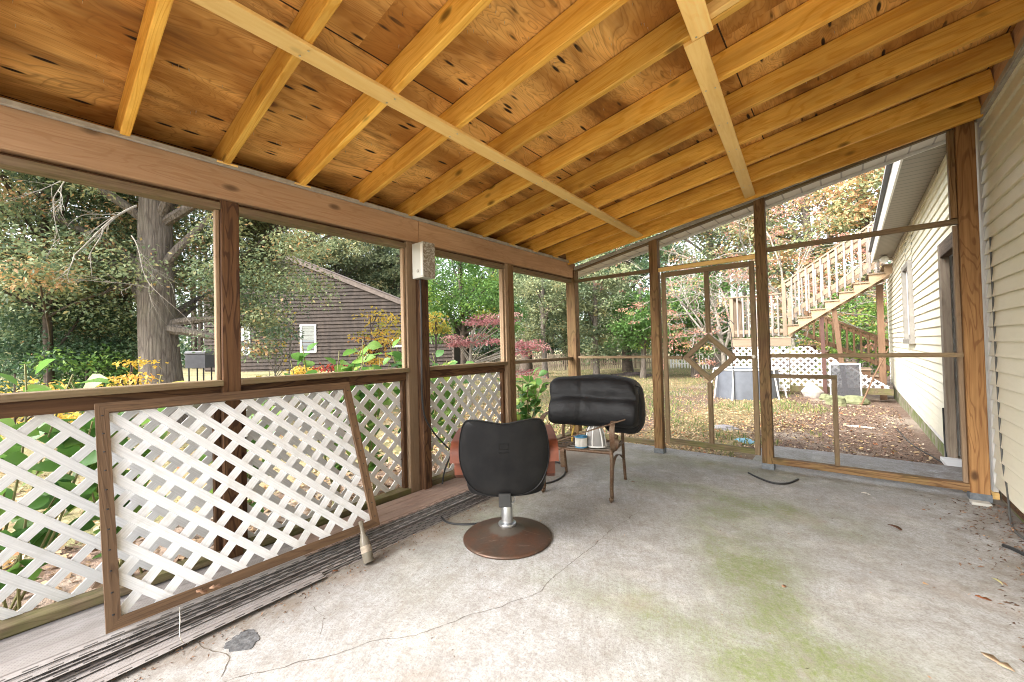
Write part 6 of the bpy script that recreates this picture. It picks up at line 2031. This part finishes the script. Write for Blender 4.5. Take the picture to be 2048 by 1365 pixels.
# litter
def scatter(name, n, fn, size, mat, label=None, cat=None, tonec=0.5, sh='diamond', aspect=0.6, up=2.0, parent=None):
    P = []
    while len(P) < n:
        q = fn()
        if q: P.append(q)
    P = np.array(P)
    nr = NR.normal(size=(n, 3))*0.45; nr[:, 2] = up*0.5
    dr_ = NR.normal(size=(n, 3)); dr_[:, 2] *= 0.15
    o = leaf_mesh(name, P, nr, dr_, NR.uniform(size[0], size[1], n), np.clip(NR.normal(tonec, 0.28, n), 0, 1), mat, sh, parent, aspect)
    o['kind'] = 'stuff'
    if label: o['label'] = label; o['category'] = cat
    return o
def yard_pt():
    px = R.uniform(830, 1800); d = 5.0+R.random()**1.6*20
    x, y = at_px(px, d)
    if x > -0.9+0.8*math.sin(y*0.9)*R.random() or (y < 4.9 and x > -2.9) or (x > -0.8 and y < 5.65): return None
    return (x, y, gz(x, y)+R.uniform(0.004, 0.02))
scatter('fallen_leaves', 52000, yard_pt, (0.02, 0.055), L_LITTER, 'dry tan leaves scattered over the back lawn', 'leaf litter', 0.55)
def bed_pt():
    x = -2.92-R.random()**1.3*4.0; y = R.uniform(-1.2, 6.0)
    return (x, y, gz(x, y)+R.uniform(0.0, 0.03))
def bed_pt2():
    x = -4.1-R.random()**1.2*4.0; y = R.uniform(-1.5, 7.0)
    return (x, y, gz(x, y)+R.uniform(0.0, 0.03))
scatter('leaf_litter', 6000, bed_pt2, (0.03, 0.08), L_LITTER, 'dry tan leaves on the ground beyond the shrub bed', 'leaf litter', 0.5)
scatter('leaf_litter', 4500, lambda: (lambda x, y: (x, y, gz(x, y)+R.uniform(0, .03)))(-2.92-R.random()*1.3, R.uniform(-1.2, 6.0)), (0.03, 0.08), L_LITTER, 'dark leaves in the bed just outside the lattice wall', 'leaf litter', 0.1)  # leaf tone set low, darker than the litter farther out
def grass_pt():
    px = R.uniform(830, 1760); d = 5.2+R.random()**1.2*22
    x, y = at_px(px, d)
    if x > -0.6+0.5*math.sin(y*2) or (y < 4.9 and x > -2.9) or (x > -0.8 and y < 5.7): return None
    if math.sin(x*1.7+1.3*math.sin(y*0.9))*math.sin(y*1.1+x*0.5)+R.uniform(-.5, .5) < 0.1: return None
    return (x, y, gz(x, y))
P = []
while len(P) < 20000:
    q = grass_pt()
    if q: P.append(q)
P = np.array(P); n_ = len(P)
o = leaf_mesh('lawn_grass', P, NR.normal(size=(n_, 3))*np.array([1, 1, 0.2]), NR.normal(size=(n_, 3))*0.35+np.array([0, 0, 1.0]), NR.uniform(0.04, 0.11, n_), NR.random(n_), L_GRASS, 'diamond', None, 0.16)
o['kind'] = 'stuff'; o['label'] = 'short patchy green lawn grass'; o['category'] = 'grass'
def soil_pt():
    y = 5.65+R.random()**1.3*6.5; x = R.uniform(-1.1, 0.78)
    return (x, y, gz(x, y)+R.uniform(0.0, 0.015))
scatter('leaf_mulch', 9000, soil_pt, (0.012, 0.042), leafmat('brown_mulch_leaves', [(0.0, (0.04, 0.024, 0.018)), (0.4, (0.10, 0.06, 0.045)), (0.75, (0.24, 0.15, 0.10)), (1.0, (0.48, 0.37, 0.27))], 0.1, 0.9), 'brown leaf mulch on the bare soil along the house', 'leaf litter', 0.45)
scatter('leaf_litter', 550, lambda: (lambda q: (q[0], q[1], q[2]+0.01))(soil_pt()), (0.035, 0.075), L_LITTER, 'larger tan leaves strewn over the bare soil', 'leaf litter', 0.6)
# debris on the slab
M_DEB = leafmat('dark_crumbs', [(0.0, (0.05, 0.03, 0.02)), (0.6, (0.13, 0.075, 0.045)), (1.0, (0.30, 0.19, 0.11))], 0.0, 0.9)
def deb1():
    x = 0.84-abs(R.gauss(0, 0.16)); y = R.uniform(2.2, 4.45)
    return (x, y, 0.003) if x > -0.4 else None
def deb2():
    y = R.uniform(0.1, 2.7); x = -2.17-0.03*y+abs(R.gauss(0, 0.07))
    return (x, y, 0.003)
def deb3():
    x = R.uniform(-2.1, 0.82); y = R.uniform(0.4, 4.8)
    return (x, y, 0.002)
scatter('debris', 900, deb1, (0.008, 0.035), M_DEB, 'dark crumbled leaves along the base of the right wall', 'debris', 0.35, aspect=0.35)
scatter('debris', 600, deb2, (0.006, 0.022), M_DEB, 'crumbs of dirt along the front of the soffit pile', 'debris', 0.3, aspect=0.35)
scatter('debris', 420, deb3, (0.004, 0.018), M_DEB, 'tiny twigs and specks over the concrete', 'debris', 0.3, aspect=0.3)
# single leaves on the floor
def one_leaf(label, px, py, size, rgb, ang, sh='lobed', curl=0.25, asp=0.7, z=0.0):
    x, y, _ = F(px, py, z)
    mm = plain('leaf_'+str(px), rgb, 0.7, var=0.3, scale=40)
    o = leaf_mesh('fallen_leaf', np.array([[0, 0, 0.012]]), np.array([[0.15, 0.1, 1.0]]), np.array([[math.cos(ang), math.sin(ang), 0.05]]), np.array([size]), np.array([0.5]), mm, sh, None, asp, curl)
    so_ = o.modifiers.new('thickness', 'SOLIDIFY'); so_.thickness = 0.002
    o.location = (x, y, z)
    tag(o, label, 'leaf', None)
one_leaf('curled dark brown leaf lying on the concrete at right', 1775, 1052, 0.085, (0.12, 0.055, 0.03), -0.5, 'oval', 0.3, 0.5)
one_leaf('orange brown leaf at the lower right of the floor', 1950, 1196, 0.055, (0.28, 0.09, 0.03), 0.2)
one_leaf('tan wood chip leaf near the right floor edge', 1847, 1172, 0.028, (0.45, 0.26, 0.12), 0.9, 'oval')
one_leaf('pale green yellow leaf sliver on the right of the floor', 1983, 1160, 0.05, (0.45, 0.42, 0.2), -0.9, 'oval', 0.1, 0.25)
one_leaf('yellow leaf by the right post bracket', 1925, 985, 0.05, (0.60, 0.35, 0.04), 0.4)
one_leaf('small brown leaf on the floor beyond the chair', 1262, 965, 0.035, (0.16, 0.09, 0.05), 0.2)
one_leaf('tan leaf scrap in the mid floor', 1565, 1178, 0.03, (0.30, 0.15, 0.08), 1.2)
one_leaf('white sliver on the floor near the end wall', 1722, 988, 0.07, (0.55, 0.52, 0.46), 0.3, 'oval', 0.1, 0.2)
one_leaf('large tan leaf cut by the right picture edge low down', 2030, 1350, 0.09, (0.40, 0.29, 0.19), 2.5)
one_leaf('reddish leaf standing at the pile edge below the bottle', 665, 1146, 0.03, (0.20, 0.08, 0.035), 1.0)
one_leaf('brown leaf resting on the lower rail of the leaning panel', 392, 1186, 0.055, (0.20, 0.11, 0.065), 0.6, z=0.155)
one_leaf('paler brown leaf lying along the panel rail beside the darker one', 418, 1182, 0.05, (0.27, 0.16, 0.10), 1.4, z=0.150)
# scraps in the yard
def lump(name, label, cat, px, py, s, m, seed):
    d = rr*((px-1024)/803.0)-uu*((py-682.5)/803.0)+fw
    t_ = (gz(-3, 9)-1.22)/d.z
    x, y = d.x*t_, d.y*t_
    rg = random.Random(seed)
    mb = MB(); n_, m_ = 14, 7
    vs = []
    for i in range(m_+1):
        f = PI/2*i/m_
        for j in range(n_):
            t = 2*PI*j/n_
            k_ = 1+0.3*math.sin(2*t+seed)+rg.uniform(-.22, .22)
            vs.append((math.cos(f)*math.cos(t)*s[0]*k_, math.cos(f)*math.sin(t)*s[1]*k_, math.sin(f)*s[2]*(1+rg.uniform(-.3, .3))-0.01))
    mb.add(vs, [[i*n_+j, i*n_+(j+1) % n_, (i+1)*n_+(j+1) % n_, (i+1)*n_+j] for i in range(m_) for j in range(n_)])
    o = obj(name, mb, m, None, True); o.location = (x, y, gz(x, y)+0.01)
    tag(o, label, cat)
lump('cloth_scrap', 'crumpled pale blue plastic scrap on the lawn at the right of the door', 'scrap', 1492, 890, (0.12, 0.08, 0.05), plain('blue_plastic_film', (0.22, 0.42, 0.52), 0.5), 3)
lump('cloth_scrap', 'grey crumpled bag lying on the grass beyond the screen door', 'scrap', 1448, 862, (0.22, 0.09, 0.06), plain('grey_bag', (0.30, 0.28, 0.28), 0.7), 5)
lump('brush_pile', 'low dark heap with pale scraps at the far side of the lawn', 'heap', 1262, 746, (0.9, 0.4, 0.16), plain('dark_heap', (0.09, 0.07, 0.065), 0.9, var=0.6, scale=6), 7)
lump('sand_patch', 'pale flat patch of sand on the soil by the house', 'sand', 1722, 842, (0.22, 0.12, 0.015), plain('pale_sand', (0.5, 0.44, 0.36), 0.95), 9)
